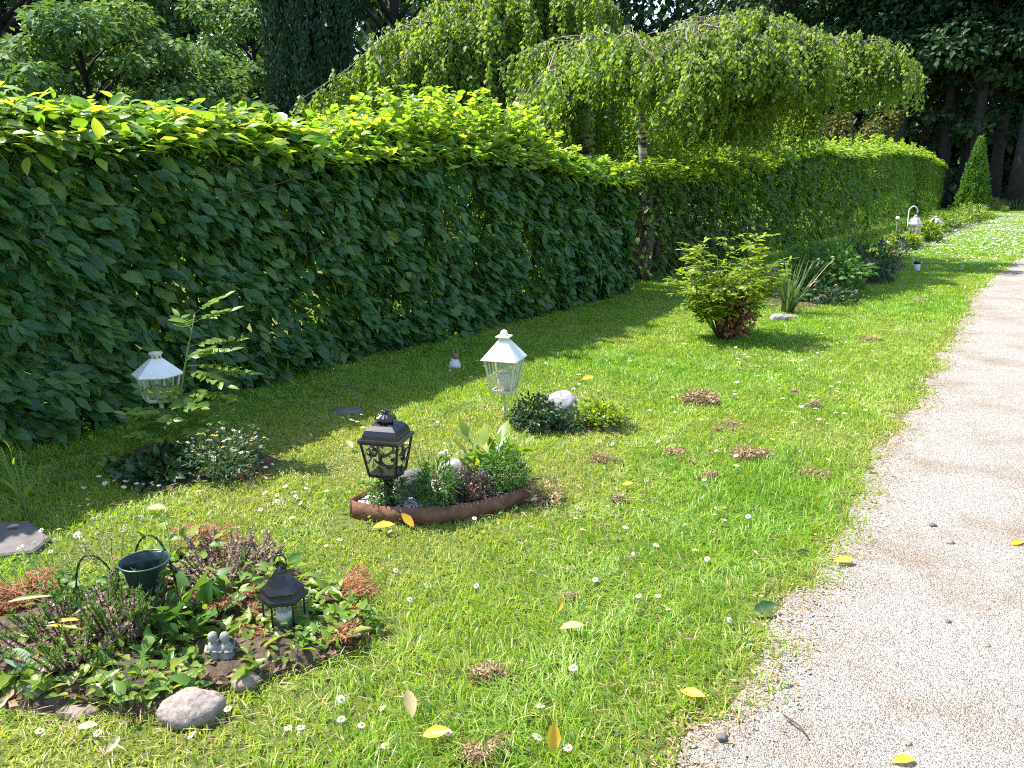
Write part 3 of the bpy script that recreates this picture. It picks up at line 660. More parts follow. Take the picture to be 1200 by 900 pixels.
# ------------------------------------------------------------------ weeping birches
def limb_arc(p0, p1, top, n=9):
    """from p0 up over and down to p1"""
    t = np.linspace(0, 1, n)[:, None]; p0, p1 = np.asarray(p0, float), np.asarray(p1, float)
    c = p0 * .55 + p1 * .45; c[2] = top
    P = (1 - t) ** 2 * p0 + 2 * t * (1 - t) * c + t * t * p1
    P[1:-1] += RG.normal(0, .045, (n - 2, 3))
    return P
def weeping_birch(label, base, trunk, rt, limbs, nst, slen, seed, lsz=.058, lift=.35, gap=lambda q: False, wgt=lambda q: 1.0):
    root = thing('weeping_birch_tree', label, 'birch tree', base); O = np.array(base, float)
    tb = MB(); tr = np.array(trunk, float); tb.tube(tr, np.interp(np.linspace(0, 1, len(tr)), [0, .1, 1], [rt * 1.25, rt, rt * .72]), 14)
    part('trunk', tb, M['birchbark'], root)
    bb, lb, sb = MB(), MB(), MB()
    top = tr[-1]; segs = []
    for (ex, ey, ez), zt in limbs:
        pl = limb_arc(top + RG.normal(0, .03, 3) - (0, 0, RG.uniform(0, .25)), np.array([ex, ey, ez]) - O, zt + lift, 11)
        bb.tube(pl, np.linspace(.022, .004, 11), 6); segs.append(pl)
        for q in range(4):                                # side branches
            i = RG.integers(2, 9); d = nrm(pl[i + 1] - pl[i]); sdv = nrm(np.cross(d, [0, 0, 1])) * RG.choice([-1, 1])
            ln = RG.uniform(.4, 1.1)
            e = pl[i] + (d * .7 + sdv * .8) * ln + np.array([0, 0, -.12 * ln - .1])
            sub = limb_arc(pl[i], e, max(pl[i][2], e[2]) + .12 * ln, 7); bb.tube(sub, np.linspace(.009, .0025, 7), 5); segs.append(sub)
    lens = np.array([np.linalg.norm(np.diff(s, axis=0), axis=1).sum() for s in segs]); lens *= np.array([wgt(s.mean(0) + O) for s in segs]); pick = RG.choice(len(segs), nst, p=lens / lens.sum())
    LP, LA, LN = [], [], []
    for s in pick:
        pl = segs[s]; u = RG.uniform(.05, 1) ** .8 * (len(pl) - 1.001); i = int(u); p = pl[i] + (pl[i + 1] - pl[i]) * (u - i) + RG.normal(0, .05, 3)
        ln = RG.uniform(.35, 1) * slen(p + O); m = 5
        if np.hypot(*(p[:2])) < 1.0 or gap(p + O): ln = min(ln, max(.12, (p[2] - 2.05) * RG.uniform(.7, 1.2)))
        t = np.linspace(0, 1, m); d0 = np.array([RG.normal(0, .35), RG.normal(0, .35), 0])
        st = p + np.stack([d0[0] * .35 * np.sqrt(t), d0[1] * .35 * np.sqrt(t), -ln * t + .05 * np.sin(t * 2)], 1)
        sb.tube(st, np.linspace(.0025, .001, m), 3)
        k = int(ln / .028) + 4; tt = RG.random(k); Q = np.stack([np.interp(tt, t, st[:, j]) for j in range(3)], 1)
        az = RG.random(k) * 2 * PI
        LA.append(np.stack([np.cos(az) * .6, np.sin(az) * .6, RG.uniform(-1.1, -.25, k)], 1)); LP.append(Q + np.stack([np.cos(az), np.sin(az), az * 0], 1) * .012)
        LN.append(np.stack([np.cos(az), np.sin(az), RG.uniform(.2, .9, k)], 1) + RG.normal(0, .35, (k, 3)))
    P, A, N = map(np.concatenate, (LP, LA, LN)); lb.leaves(P, A, N, lsz * RG.uniform(.6, 1.2, len(P)), 'kite', wid=1.05)
    part('branches', bb, M['greytwig'], root); part('hanging_twigs', sb, M['twig'], root); part('foliage', lb, M['birch'], root)
    return root
B1 = onx(757, 260, -4.15); B1 = (B1[0], B1[1], 0)
weeping_birch('slim white trunked weeping birch with wide drooping crown standing between the two hedges', B1,
    [(0, 0, 0), (.03, .02, .5), (.0, -.02, 1.0), (-.05, -.06, 1.5), (-.09, -.12, 2.15), (-.08, -.1, 2.5)], .062,
    [((-1.75, 13.3, 2.75), 3.1), ((-2.2, 12.5, 2.7), 3.3), ((-2.6, 13.8, 2.9), 3.4), ((-2.5, 11.2, 2.4), 3.1), ((-3.3, 14.0, 3.0), 3.6), ((-3.6, 12.0, 2.6), 3.5), ((-4.2, 13.2, 2.6), 3.6),  ((-4.6, 7.4, 2.0), 2.95), ((-4.3, 6.6, 1.75), 2.75), ((-4.0, 7.6, 2.0), 2.9), ((-3.2, 9.6, 2.2), 2.9), ((-3.1, 10.6, 2.4), 3.0), ((-4.8, 14.8, 2.7), 3.8), ((-3.5, 8.9, 2.1), 2.85), ((-2.75, 8.5, 2.1), 3.0), ((-2.6, 9.7, 2.3), 3.1), ((-2.4, 10.7, 2.4), 3.2), ((-2.0, 12.0, 2.6), 3.3), ((-2.9, 12.6, 2.8), 3.5), ((-2.3, 9.1, 2.2), 3.0), ((-2.15, 10.2, 2.4), 3.1), ((-2.1, 11.3, 2.5), 3.2), ((-2.9, 7.9, 2.1), 2.9)],
    5800, lambda p: np.clip(p[2] - (1.1 if p[0] < -4.2 else 1.55 if p[0] < -3.1 else 2.05), .25, 1.9), 3, gap=lambda q: .455 < -q[0] / q[1] < .57, wgt=lambda q: 2.5 if q[0] > -3.1 else .6)
B2 = onx(688, 150, -6.0); B2 = (B2[0], B2[1], 0)
weeping_birch('thick grey trunked weeping birch rising behind the nearer hedge', B2,
    [(0, 0, 0), (.02, 0, .8), (-.02, -.03, 1.6), (0, -.05, 2.4), (-.05, -.1, 3.0)], .15,
    [((-6.7, 6.2, 2.0), 3.3), ((-6.2, 7.0, 2.3), 3.9), ((-7.2, 7.0, 2.0), 3.7), ((-6.0, 8.2, 2.6), 4.4), ((-7.0, 8.6, 2.4), 4.6), ((-6.3, 9.6, 3.0), 5.0), ((-6.4, 10.4, 2.7), 4.6), ((-6.0, 9.0, 2.5), 4.2), ((-7.6, 9.6, 2.5), 4.9), ((-7.0, 11.4, 3.2), 5.2), ((-7.2, 12.3, 2.6), 4.4), ((-7.6, 13.4, 2.6), 4.6), ((-6.6, 7.6, 2.4), 4.3), ((-5.7, 8.0, 2.3), 3.8), ((-7.9, 11.2, 2.6), 5.0), ((-5.9, 7.4, 2.3), 3.9)],
    5600, lambda p: np.clip(p[2] - 1.2, .3, 3.8), 5, .066, .7, wgt=lambda q: 1.5 if q[1] > 9.5 or q[1] < 8 else 1.0)

# ------------------------------------------------------------------ trees behind
def clump_tree(name, label, cat, base, th, tr, clumps, nleaf, lsz, mleaf, tpl='kite', group=None, lit=None, mbark=None, shell=.45):
    """clumps: (dx, dy, z, rx, ry, rz) foliage masses on limbs"""
    root = thing(name, label, cat, base, 0, group)
    tb, lb = MB(), MB()
    t = np.linspace(0, 1, 8); tk = np.stack([.12 * np.sin(t * 3 + base[0]), .12 * np.cos(t * 2.3 + base[1]) - .12, t * th], 1)
    tb.tube(tk, np.interp(t, [0, .08, 1], [tr * 1.35, tr, tr * .25]), 10)
    cl = np.array(clumps, float); vol = cl[:, 3] * cl[:, 4] + cl[:, 4] * cl[:, 5] + cl[:, 3] * cl[:, 5]
    for c in cl:
        z0 = np.clip(c[2] - .5 * math.hypot(c[0], c[1]) - .3, th * .2, th * .95); b0 = np.array([np.interp(z0 / th, t, tk[:, j]) for j in range(3)])
        e = c[:3]; m = (b0 + e) / 2 + np.array([0, 0, .12 * np.linalg.norm(e - b0)])
        tb.tube([b0, (b0 + m) / 2 + RG.normal(0, .03, 3), m, (m + e) / 2 + RG.normal(0, .05, 3), e], np.linspace(tr * .35, tr * .07, 5), 6)
    which = RG.choice(len(cl), nleaf, p=vol / vol.sum()); d = nrm(RG.normal(0, 1, (nleaf, 3)))
    r = 1 - shell * RG.random(nleaf) ** 1.4
    r *= 1 + .35 * (vnoise(d[:, 0] * 3 + which * 3.1, d[:, 1] * 3 + d[:, 2] * 2.3, 51) - .5)
    P = cl[which, :3] + d * r[:, None] * cl[which, 3:]
    A = nrm(d * (1, 1, .3) + np.array([0, 0, -.45]) + RG.normal(0, .4, (nleaf, 3))); N = d * .6 + np.array([0, 0, .8]) + RG.normal(0, .4, (nleaf, 3))
    lb.leaves(P, A, N, lsz * RG.uniform(.6, 1.25, nleaf), tpl, np.clip(RG.random(nleaf) * .6 + .4 * frac(which * .618), 0, 1))
    part('trunk', tb, mbark or M['bark'], root); part('crown', lb, mleaf, root)
    return root
def maple_clumps(n, rad, z0, z1, cr, seed):
    g = np.random.default_rng(seed); out = []
    for i in range(n):
        f = (i + .5) / n; z = z0 + (z1 - z0) * f; rr = rad * math.sqrt(max(.05, 1 - ((f - .38) / .66) ** 2)) * g.uniform(.55, 1.0); a = i * 2.4 + g.uniform(-.4, .4)
        k = cr * g.uniform(.6, 1.2); out.append((rr * math.cos(a), rr * math.sin(a), z, k * 1.25, k * 1.25, k * .62))
    return out
def bgtree(px, D, **k):
    x, y, u = ray(px, 215); q = math.hypot(x, y); return (x / q * D, y / q * D, 0)
for px, D, hh, rad, mk, lb_, nl in ((30, 21, 8.0, 3.0, 'maple', 'broad dark leafy tree at the far left behind the pale ones', 15000),
                          (130, 13.6, 3.75, 1.5, 'maple_pale', 'leafy tree with pale sunlit clumps above the left part of the hedge', 15000),
                          (215, 14.6, 3.5, 1.1, 'maple_pale', 'smaller pale leafy tree right of the one with large sunlit clumps', 8000),
                          (240, 22.0, 8.5, 2.8, 'maple', 'tall dark leafy tree between the pale tree and the columnar conifer', 14000),
                          (305, 16.5, 4.6, 1.25, 'maple_pale', 'light green leafy tree half hidden by the columnar conifer', 10000),
                          (10, 14.0, 3.2, 1.3, 'maple_pale', 'pale leafy tree cut by the left picture edge', 9000),
                          (470, 21.0, 9.0, 2.8, 'maple', 'dark leafy tree seen through the crown of the thick birch', 15000)):
    clump_tree('leafy_tree', lb_, 'tree', bgtree(px, D), hh, (.07 if hh > 6 else .02) + .014 * hh, maple_clumps(34 if hh > 6 else 30, rad, .9, hh - .25, .62 if hh > 6 else .38, int(px + 300)), nl, .18 if hh > 6 else .115, M[mk], 'kite', 'leafy trees behind the hedge')
clump_tree('leafy_tree', 'light green leafy tree behind the far hedge seen beneath the birch crown', 'tree', (-7.4, 17.5, 0), 3.6, .1, maple_clumps(40, 2.7, .6, 3.5, .6, 77), 16000, .11, M['birch'], 'kite', 'leafy trees behind the hedge')
clump_tree('leafy_tree', 'light green leafy tree behind the gap between the two hedges', 'tree', (-7.6, 14.2, 0), 3.4, .1, maple_clumps(34, 1.9, .5, 3.2, .55, 78), 13000, .1, M['birch'], 'kite', 'leafy trees behind the hedge')
# low dark shrubs under them
for px, D, wd, hh, lb_ in ((20, 12.5, 1.7, 2.1, 'low dark shrub just above the left end of the hedge'), (100, 13.5, 1.7, 2.0, 'low dark shrub under the pale leafy tree'), (185, 13, 1.6, 2.1, 'low dark shrub under the dark round tree'), (272, 12.5, 1.3, 2.35, 'feathery grey green shrub left of the columnar conifer')):
    clump_tree('shrub', lb_, 'shrub', bgtree(px, D), hh * .8, .06, [(RG.uniform(-wd, wd) * .6, RG.uniform(-wd, wd) * .5, RG.uniform(.3, 1) * hh - .25, .5, .5, .38) for _ in range(16)], 4500, .15, M['maple' if px == 272 else 'forest'], group='shrubs under the trees')
# columnar conifer: hanging plumes
def column_conifer(label, base, hh, rad, n, mk):
    root = thing('columnar_conifer', label, 'conifer', base)
    tb = MB(); tb.tube([(0, 0, 0), (.03, 0, hh * .5), (0, 0, hh * .95)], [.14, .1, .02], 10); part('trunk', tb, M['bark'], root)
    lb = MB(); P, A, N = [], [], []
    for i in range(n):
        z = hh * RG.random() ** .85; rr = rad * min(1, (hh - z) / (hh * .28) + .05) ** .7 * (.55 + .45 * min(1, z / .6)); a = RG.random() * 2 * PI
        rr *= .62 + .6 * vnoise(a * 2.6, z * .35, 61); L = RG.uniform(.4, .95); m = 46; t = RG.random(m)
        c = np.stack([np.cos(a) * (rr - .1 * t), np.sin(a) * (rr - .1 * t), z - .5 * L + L * t], 1)
        s = .1 * np.sin(PI * np.clip(t + .12, 0, 1)); P.append(c + nrm(RG.normal(0, 1, (m, 3))) * s[:, None])
        A.append(np.array([np.cos(a) * .35, np.sin(a) * .35, 1.]) + RG.normal(0, .3, (m, 3))); N.append(np.array([np.cos(a), np.sin(a), .2]) + RG.normal(0, .45, (m, 3)))
    P, A, N = map(np.concatenate, (P, A, N)); lb.leaves(P, A, N, .1 * RG.uniform(.6, 1.2, len(P)), 'kite', wid=.6)
    part('crown', lb, M[mk], root)
column_conifer('tall dark columnar conifer with hanging plumes left of the birch crown', bgtree(376, 14.2), 8.5, .72, 1700, 'cypress')
# rounded golden conifer beyond the far hedge
b_ = bgtree(992, 33); clump_tree('golden_conifer', 'olive gold conifer peeping over the far hedge below the birch crown', 'conifer', b_, 3.6, .1,
    [(RG.uniform(-1, 1) * 1.3, RG.uniform(-1, 1) * 1.3, z, .42, .42, .6) for z in np.linspace(.4, 3.4, 60)], 12000, .13, M['thuja'], 'kite')
# the dark wood at the right: tall trunks with high dark crowns
lbls = ['leftmost tall dark trunk of the wood beyond the birch crown', 'tall dark trunk of the wood right of the golden conifer', 'dark forest trunk rising behind the gap left of the conical spruce', 'dark forest trunk standing directly above the conical spruce', 'dark forest trunk just right of the conical spruce', 'broad dark forest trunk near the right picture edge', 'dark forest trunk at the right picture edge', 'slim dark forest trunk set back left of the spruce', 'slim dark forest trunk set back right of the spruce']
for i, (px, D, r) in enumerate(((905, 43, .24),  (985, 45, .25), (1045, 43, .3), (1101, 44, .27), (1141, 42.5, .24), (1168, 44, .27), (1195, 42, .32), (1075, 47, .22), (1128, 48, .24))):
    hh = 15
    cl = [(RG.uniform(-2.6, 2.6), RG.uniform(-2.4, 2.4), z, 1.5, 1.5, .6) for z in np.linspace(6.2, hh, 26)] + [(RG.uniform(-1.5, 1.5), RG.uniform(-1.5, 1.5), RG.uniform(3.2, 6), .7, .7, .3) for z in range(5)]
    clump_tree('forest_tree', lbls[i], 'tree', bgtree(px, D), hh, r, cl, 9000, .3, M['forest'], 'kite', 'tall trees of the dark wood')
def far_wood():
    b = MB(); n = 105000
    px = RG.uniform(430, 1560, n); D = 50 + 9 * RG.random(n); xx = []; 
    for p, d in zip(px, D):
        x, y, u = ray(p, 215); q = math.hypot(x, y); xx.append((x / q * d, y / q * d))
    xy = np.array(xx); z = 17 * RG.random(n) ** 1.1; z = np.where(RG.random(n) < .4, RG.random(n) * 4.5, z)
    k = (vnoise(px * .035, z * .6, 71) < .76) | (z < 9); P = np.column_stack([xy, z])[k]; n = len(P)
    A = RG.normal(0, 1, (n, 3)) + (0, 0, -.5); N = RG.normal(0, .5, (n, 3)) + (.1, -.5, .8)
    b.leaves(P, A, N, RG.uniform(.35, .85, n), 'kite')
    tag(part('far_wood', b, M['forest']), 'dense dark wood closing the view behind the trunks', 'wood', kind='stuff')
    b = MB(); n = 26000                                                   # wood behind the trees on the left
    px = RG.uniform(-500, 620, n); D = 25 + 5 * RG.random(n); xx = []
    for p, d in zip(px, D):
        x, y, u = ray(p, 215); q = math.hypot(x, y); xx.append((x / q * d, y / q * d))
    z = 9.5 * RG.random(n); P = np.column_stack([np.array(xx), z]); k = vnoise(px * .03, z * .9, 72) < .7; P = P[k]; n = len(P)
    A = RG.normal(0, 1, (n, 3)) + (0, 0, -.5); N = RG.normal(0, .5, (n, 3)) + (.3, -.4, .8)
    b.leaves(P, A, N, RG.uniform(.3, .6, n), 'kite')
    tag(part('far_wood', b, M['forest']), 'dark wood behind the leafy trees on the left', 'wood', kind='stuff')
far_wood()

# ------------------------------------------------------------------ plants
def ppm(px, py):
    x, y, z = at(px, py); f = -x * math.sin(TH) + y * math.cos(TH)
    return F / (f * math.cos(PH) + H * math.sin(PH))
def mpx(px, py, n): return n / ppm(px, py)
def stems(n, h, base_r, lean, nl, ls, start=.15, up=.35, droop=0.0, curl=.12, leafdroop=.0, jit=.25, hv=.35, taper=.5, pairs=False, face=None):
    """curved stems from a disc, with leaves along them: returns stems, and leaf P, A, N, size"""
    PL, LP, LA, LN, LS = [], [], [], [], []
    t = np.linspace(0, 1, 6)
    for i in range(n):
        a = i * 2.39996 + RG.uniform(-.4, .4); rb = base_r * math.sqrt((i + .5) / n); b = np.array([rb * math.cos(a), rb * math.sin(a), 0])
        ln = h * RG.uniform(1 - hv, 1 + hv * .4); l = lean * (.25 + .75 * math.sqrt((i + .5) / n)) * RG.uniform(.7, 1.3)
        d = np.array([math.cos(a), math.sin(a), 0]) if face is None else nrm(np.array([math.cos(a), math.sin(a), 0]) + face)
        pl = b + np.outer(ln * (t * math.sin(l) + curl * l * t * t), d) + np.outer(ln * (t * math.cos(l) - droop * t * t), [0, 0, 1.])
        pl[1:] += RG.normal(0, .012 * ln, (5, 3)) * t[1:, None]; PL.append(pl)
        if nl:
            tt = np.linspace(start, 1, nl) + RG.uniform(-.02, .02, nl); tt = np.clip(tt, 0, 1)
            Q = np.stack([np.interp(tt, t, pl[:, j]) for j in range(3)], 1)
            az = (np.arange(nl) * 2.39996 if not pairs else (np.arange(nl) // 2) * PI / 2 + (np.arange(nl) % 2) * PI) + RG.random() * 6 + RG.normal(0, jit, nl)
            ax = nrm(pl[-1] - pl[0]); O_ = np.stack([np.cos(az), np.sin(az), 0 * az], 1)
            A = O_ * (1 - up * .5) + ax * up - np.array([0, 0, leafdroop]) + RG.normal(0, jit * .4, (nl, 3))
            A[-1] = ax + RG.normal(0, .2, 3)
            LP.append(Q); LA.append(A); LN.append(np.array([[0, 0, 1.]]) + O_ * .25 + RG.normal(0, jit, (nl, 3))); LS.append(ls * (1 - taper * (tt - start) / (1 - start + 1e-6)) * RG.uniform(.7, 1.2, nl))
    return PL, (np.concatenate(LP), np.concatenate(LA), np.concatenate(LN), np.concatenate(LS)) if LP else None
def plant(name, label, cat, px, py, spec, mleaf, tpl, mstem=None, sr=.002, group=None, z=.008, wid=1.0, root=None, leafname='foliage'):
    if root is None: root = thing(name, label, cat, at(px, py, z)[:2] + (z,), 0, group)
    PL, lv = stems(**spec)
    tb = MB()
    for pl in PL: tb.tube(pl, np.linspace(sr, sr * .45, len(pl)), 4)
    part('stems', tb, mstem or M['stem'], root)
    if lv: b = MB(); b.leaves(*lv, tpl, wid=wid); part(leafname, b, mleaf, root)
    return root, PL, lv
def tips(PL): return np.array([p[-1] for p in PL])
def disc_flowers(b, P, r, npet, up=.8, mi=0, tpl='kite', wid=.55, jit=.25):
    n = len(P)
    for k in range(npet):
        az = k * 2 * PI / npet + RG.random(n) * .3
        A = np.stack([np.cos(az), np.sin(az), np.full(n, .12)], 1) + RG.normal(0, jit * .3, (n, 3))
        b.leaves(P, A, np.array([[0, 0, 1.]]) + RG.normal(0, .1, (n, 3)), r * RG.uniform(.85, 1.1, n), tpl, wid=wid, mi=mi)

def flowers(root, P, r, npet, mname, tpl='kite', wid=1.0, stalk=0.0, centre=True, dbl=1, nm='flower'):
    b = MB()
    for q in range(dbl): disc_flowers(b, np.array([[0, 0, .004 * q]]), r * (1 - .2 * q), npet, tpl=tpl, wid=wid)
    if centre: b.lathe([(r * .3, .001), (r * .26, .004), (.0001, .005)], 8, mi=1)
    if stalk: b.tube([(0, 0, -stalk), (.002, 0, -stalk * .5), (0, 0, 0)], .0007, 3, mi=2)
    me = b.mesh(nm); [me.materials.append(M[k]) for k in (mname, 'pistil', 'stem')]
    for p in P:
        o = bpy.data.objects.new(nm, me); COL.objects.link(o); o.parent = root; o.location = p; o.rotation_euler = (RG.normal(0, .3), RG.normal(0, .3), RG.random() * 6.28); s = RG.uniform(.8, 1.15); o.scale = (s, s, s)
# ---- plot A, front left
H_ = lambda px, py, n: mpx(px, py, n)
plant('heather', 'bushy heather with bare brown stems and green tips in the front bed left of the vase', 'heather', 118, 752, dict(n=60, h=.13, base_r=.085, lean=.75, nl=0, ls=0), None, None, M['twig'], .0025)
def heather(label, px, py, n, h, br, lean, green, seed):
    root = thing('heather', label, 'heather', at(px, py)[:2] + (.01,))
    PL, _ = stems(n, h, br, lean, 0, 0, hv=.4, curl=.1)
    tb, db, gb_ = MB(), MB(), MB()
    for pl in PL:
        tb.tube(pl, np.linspace(.0026, .0012, 6), 4)
        k = 120; t = RG.uniform(.2, 1, k); Q = np.stack([np.interp(t, np.linspace(0, 1, 6), pl[:, j]) for j in range(3)], 1); az = RG.random(k) * 6.28
        A = np.stack([np.cos(az), np.sin(az), RG.uniform(.2, 1.2, k)], 1); N = np.stack([np.cos(az), np.sin(az), .5 + 0 * az], 1) + RG.normal(0, .3, (k, 3))
        g = t > 1 - green * RG.random()
        db.leaves(Q[~g], A[~g], N[~g], .0105 * RG.uniform(.6, 1.2, (~g).sum()), 'kite', wid=.8)
        if g.any():
            gb_.leaves(Q[g], A[g] + (0, 0, .5), N[g], .013 * RG.uniform(.7, 1.2, g.sum()), 'kite', wid=.45)
    part('stems', tb, M['twig'], root); part('dry_flowers', db, M['heather_dry'], root)
    if gb_.v: part('green_tips', gb_, M['heather_tip'], root)
bpy.data.objects.remove(bpy.data.objects['heather'].children[0]); bpy.data.objects.remove(bpy.data.objects['heather'])
heather('bushy heather with bare brown stems and green tips left of the green vase', 92, 768, 95, .14, .11, .75, .5, 1)
heather('upright heather with pinkish dry stems and green tips in front of the green vase', 150, 762, 48, .165, .045, .35, .5, 2)
heather('brown withered heather leaning between the green vase and the hexagonal lantern', 262, 690, 50, .15, .06, .75, .0, 3)
heather('tuft of upright dry heather sprigs behind the hexagonal lantern', 312, 668, 12, .10, .03, .35, .0, 4)

def frond_spray(label, px, py, n, h, lean, face, mname='rust', z=.02):
    """flat sprays of dead conifer twigs"""
    root = thing('withered_spray', label, 'dead sprig', at(px, py)[:2] + (z,), 0, 'withered red conifer sprays in the front bed')
    tb, lb = MB(), MB()
    for i in range(n):
        a = RG.uniform(-1, 1) * 1.1; d = nrm(face * math.cos(a) + np.cross([0, 0, 1], face) * math.sin(a)); ln = h * RG.uniform(.7, 1.35)
        t = np.linspace(0, 1, 6)[:, None]; el = lean * RG.uniform(.5, 1.4)
        pl = d * ln * t * math.cos(el) + np.array([0, 0, 1]) * ln * (t * math.sin(el) - .35 * t * t * math.sin(el)) + RG.normal(0, .012, 3)
        tb.tube(pl, np.linspace(.0018, .0008, 6), 4)
        sd = nrm(np.cross([0, 0, 1], d))
        for k in range(9):
            for sgn in (-1, 1):
                t0 = .15 + .85 * k / 9; b0 = np.array([np.interp(t0, t[:, 0], pl[:, j]) for j in range(3)]); l2 = ln * .3 * (1.1 - t0) + .012
                e = b0 + (d * .75 + sd * sgn * .7 + np.array([0, 0, RG.uniform(-.15, .25)])) * l2
                m = int(8 + l2 * 160); s_ = RG.random(m)[:, None]; Q = b0 + (e - b0) * s_
                A = (e - b0) / l2 + RG.normal(0, .55, (m, 3)); lb.leaves(Q, A, np.array([[0, 0, 1.]]) + RG.normal(0, .4, (m, 3)), .015 * RG.uniform(.6, 1.3, m), 'thin', wid=.9)
    part('twigs', tb, M['redstem'], root); part('needles', lb, M[mname], root)
frond_spray('mass of withered orange red sprays at the left edge of the front bed', 45, 722, 16, .13, .5, nrm(-VR + VF * .3))
frond_spray('withered red sprays right below the hexagonal lantern', 372, 752, 10, .11, .35, nrm(VR * 1 + VF * .15))
frond_spray('lone withered red sprig reaching over the lawn right of the hexagonal lantern', 385, 708, 6, .13, .45, nrm(VR + VF * .35))
frond_spray('withered red sprays between the vase leaves and the hexagonal lantern', 262, 716, 15, .12, .6, nrm(VR * .4 - VF))
frond_spray('withered red sprays behind the green vase leaves', 222, 668, 16, .15, .7, nrm(VR * .3 + VF))
frond_spray('small withered red spray in front of the hexagonal lantern', 318, 745, 7, .08, .4, nrm(-VF * .6 - VR))

plant('leafy_plant', 'bright green leafy plant around the foot of the hexagonal lantern', 'plant', 332, 748, dict(n=18, h=.075, base_r=.075, lean=1.0, nl=6, ls=.045, leafdroop=.15, up=.3), M['bright'], 'ovate', sr=.0016, wid=.8)
plant('leafy_plant', 'bright green leafy plant with yellow tinge left of the hexagonal lantern', 'plant', 288, 705, dict(n=10, h=.13, base_r=.04, lean=.6, nl=6, ls=.06, leafdroop=.1), M['bright'], 'ovate', sr=.0016, wid=.8)
plant('leafy_plant', 'low light green leafy plant just behind the largest round stone', 'plant', 203, 806, dict(n=14, h=.075, base_r=.05, lean=.9, nl=6, ls=.05, leafdroop=.1), M['bright'], 'ovate', sr=.0016, wid=.65)
plant('leafy_plant', 'small light green leafy plant at the shaded front of the front bed', 'plant', 140, 812, dict(n=9, h=.08, base_r=.05, lean=.9, nl=5, ls=.05, leafdroop=.1), M['bright'], 'ovate', sr=.0014, wid=.8)
plant('leafy_plant', 'light green leafy plant behind the rim of the green vase', 'plant', 205, 678, dict(n=12, h=.16, base_r=.05, lean=.6, nl=6, ls=.07, leafdroop=.1), M['bright'], 'ovate', sr=.0018, wid=.9)
plant('leafy_plant', 'light green leafy plant growing left of the green vase', 'plant', 112, 715, dict(n=14, h=.12, base_r=.07, lean=.6, nl=6, ls=.055, leafdroop=.1), M['midleaf'], 'ovate', sr=.0018, wid=.8)
plant('leafy_plant', 'bright leafy plant in the middle of the front bed between vase and figurine', 'plant', 235, 748, dict(n=12, h=.10, base_r=.05, lean=.7, nl=6, ls=.05, leafdroop=.1), M['bright'], 'ovate', sr=.0016, wid=.8)
plant('leafy_plant', 'bright leafy plant in the heather at the left of the front bed', 'plant', 78, 742, dict(n=12, h=.10, base_r=.08, lean=.7, nl=6, ls=.05, leafdroop=.1), M['bright'], 'ovate', sr=.0016, wid=.8)
plant('leafy_plant', 'bright leafy plant right of the hexagonal lantern among the red sprays', 'plant', 382, 735, dict(n=12, h=.09, base_r=.06, lean=.8, nl=6, ls=.05, leafdroop=.1), M['bright'], 'ovate', sr=.0016, wid=.8)
plant('leafy_plant', 'bright leafy plant directly in front of the green vase', 'plant', 176, 752, dict(n=12, h=.11, base_r=.05, lean=.55, nl=6, ls=.055, leafdroop=.1), M['bright'], 'ovate', sr=.0016, wid=.8)
plant('leafy_plant', 'sparse light green seedling at the right end of the front bed', 'plant', 432, 742, dict(n=5, h=.07, base_r=.02, lean=.6, nl=6, ls=.03), M['bright'], 'lance', sr=.0014, wid=1.4)
plant('broad_leaf_plant', 'plant with large dark heart shaped leaves under the green vase', 'plant', 212, 742, dict(n=16, h=.12, base_r=.045, lean=.8, nl=2, ls=.072, face=VR * .7 - VF * .3, start=.9, leafdroop=.55, taper=.1, up=.1), M['midleaf'], 'heart', sr=.0025, wid=.85)
plant('grass_tuft', 'green grass tuft at the shaded front edge of the front bed', 'grass tuft', 152, 826, dict(n=46, h=.10, base_r=.03, lean=.6, nl=0, ls=0, droop=.15), None, None, M['stem'], .0012)
plant('low_shrub', 'low feathery green plant at the left edge of the front bed', 'plant', 40, 690, dict(n=36, h=.09, base_r=.09, lean=.7, nl=16, ls=.016), M['midleaf'], 'lance', sr=.001)
# long coloured leaves and the pleated frond at the picture's left edge
def leaf_blades(name, label, cat, px, py, blades, mname, z=.03):
    root = thing(name, label, cat, at(px, py)[:2] + (z,))
    b, sb = MB(), MB()
    for (az, el, ln, wd) in blades:
        d = nrm(VR * math.cos(az) + VF * math.sin(az)); A = d * math.cos(el) + np.array([0, 0, math.sin(el)])
        b.leaves([d * .04 + np.array([0, 0, .04])], [A], [np.array([0, 0, 1.]) - VF * .4], [ln], 'lance', wid=wd); sb.tube([(0, 0, -.02), d * .02 + np.array([0, 0, .02]), d * .045 + np.array([0, 0, .042])], .0014, 4)
    part('leaf_blade', b, M[mname], root); part('stalk', sb, M['redstem'], root)
leaf_blades('long_leaf', 'long yellow green leaf at the left picture edge over the red sprays', 'leaf', -4, 752, [(.1, .25, .115, .6)], 'bright', .07)
leaf_blades('long_leaf', 'pair of narrow orange and yellow leaves lying across the heather at left', 'leaf', 40, 770, [(.15, .15, .13, .4), (-.1, .1, .1, .4)], 'yellow_leaf', .05)
leaf_blades('long_leaf', 'arching red tinged leaf over the heather', 'leaf', 70, 765, [(.25, .5, .11, .35), (.1, .2, .1, .35)], 'withered', .06)
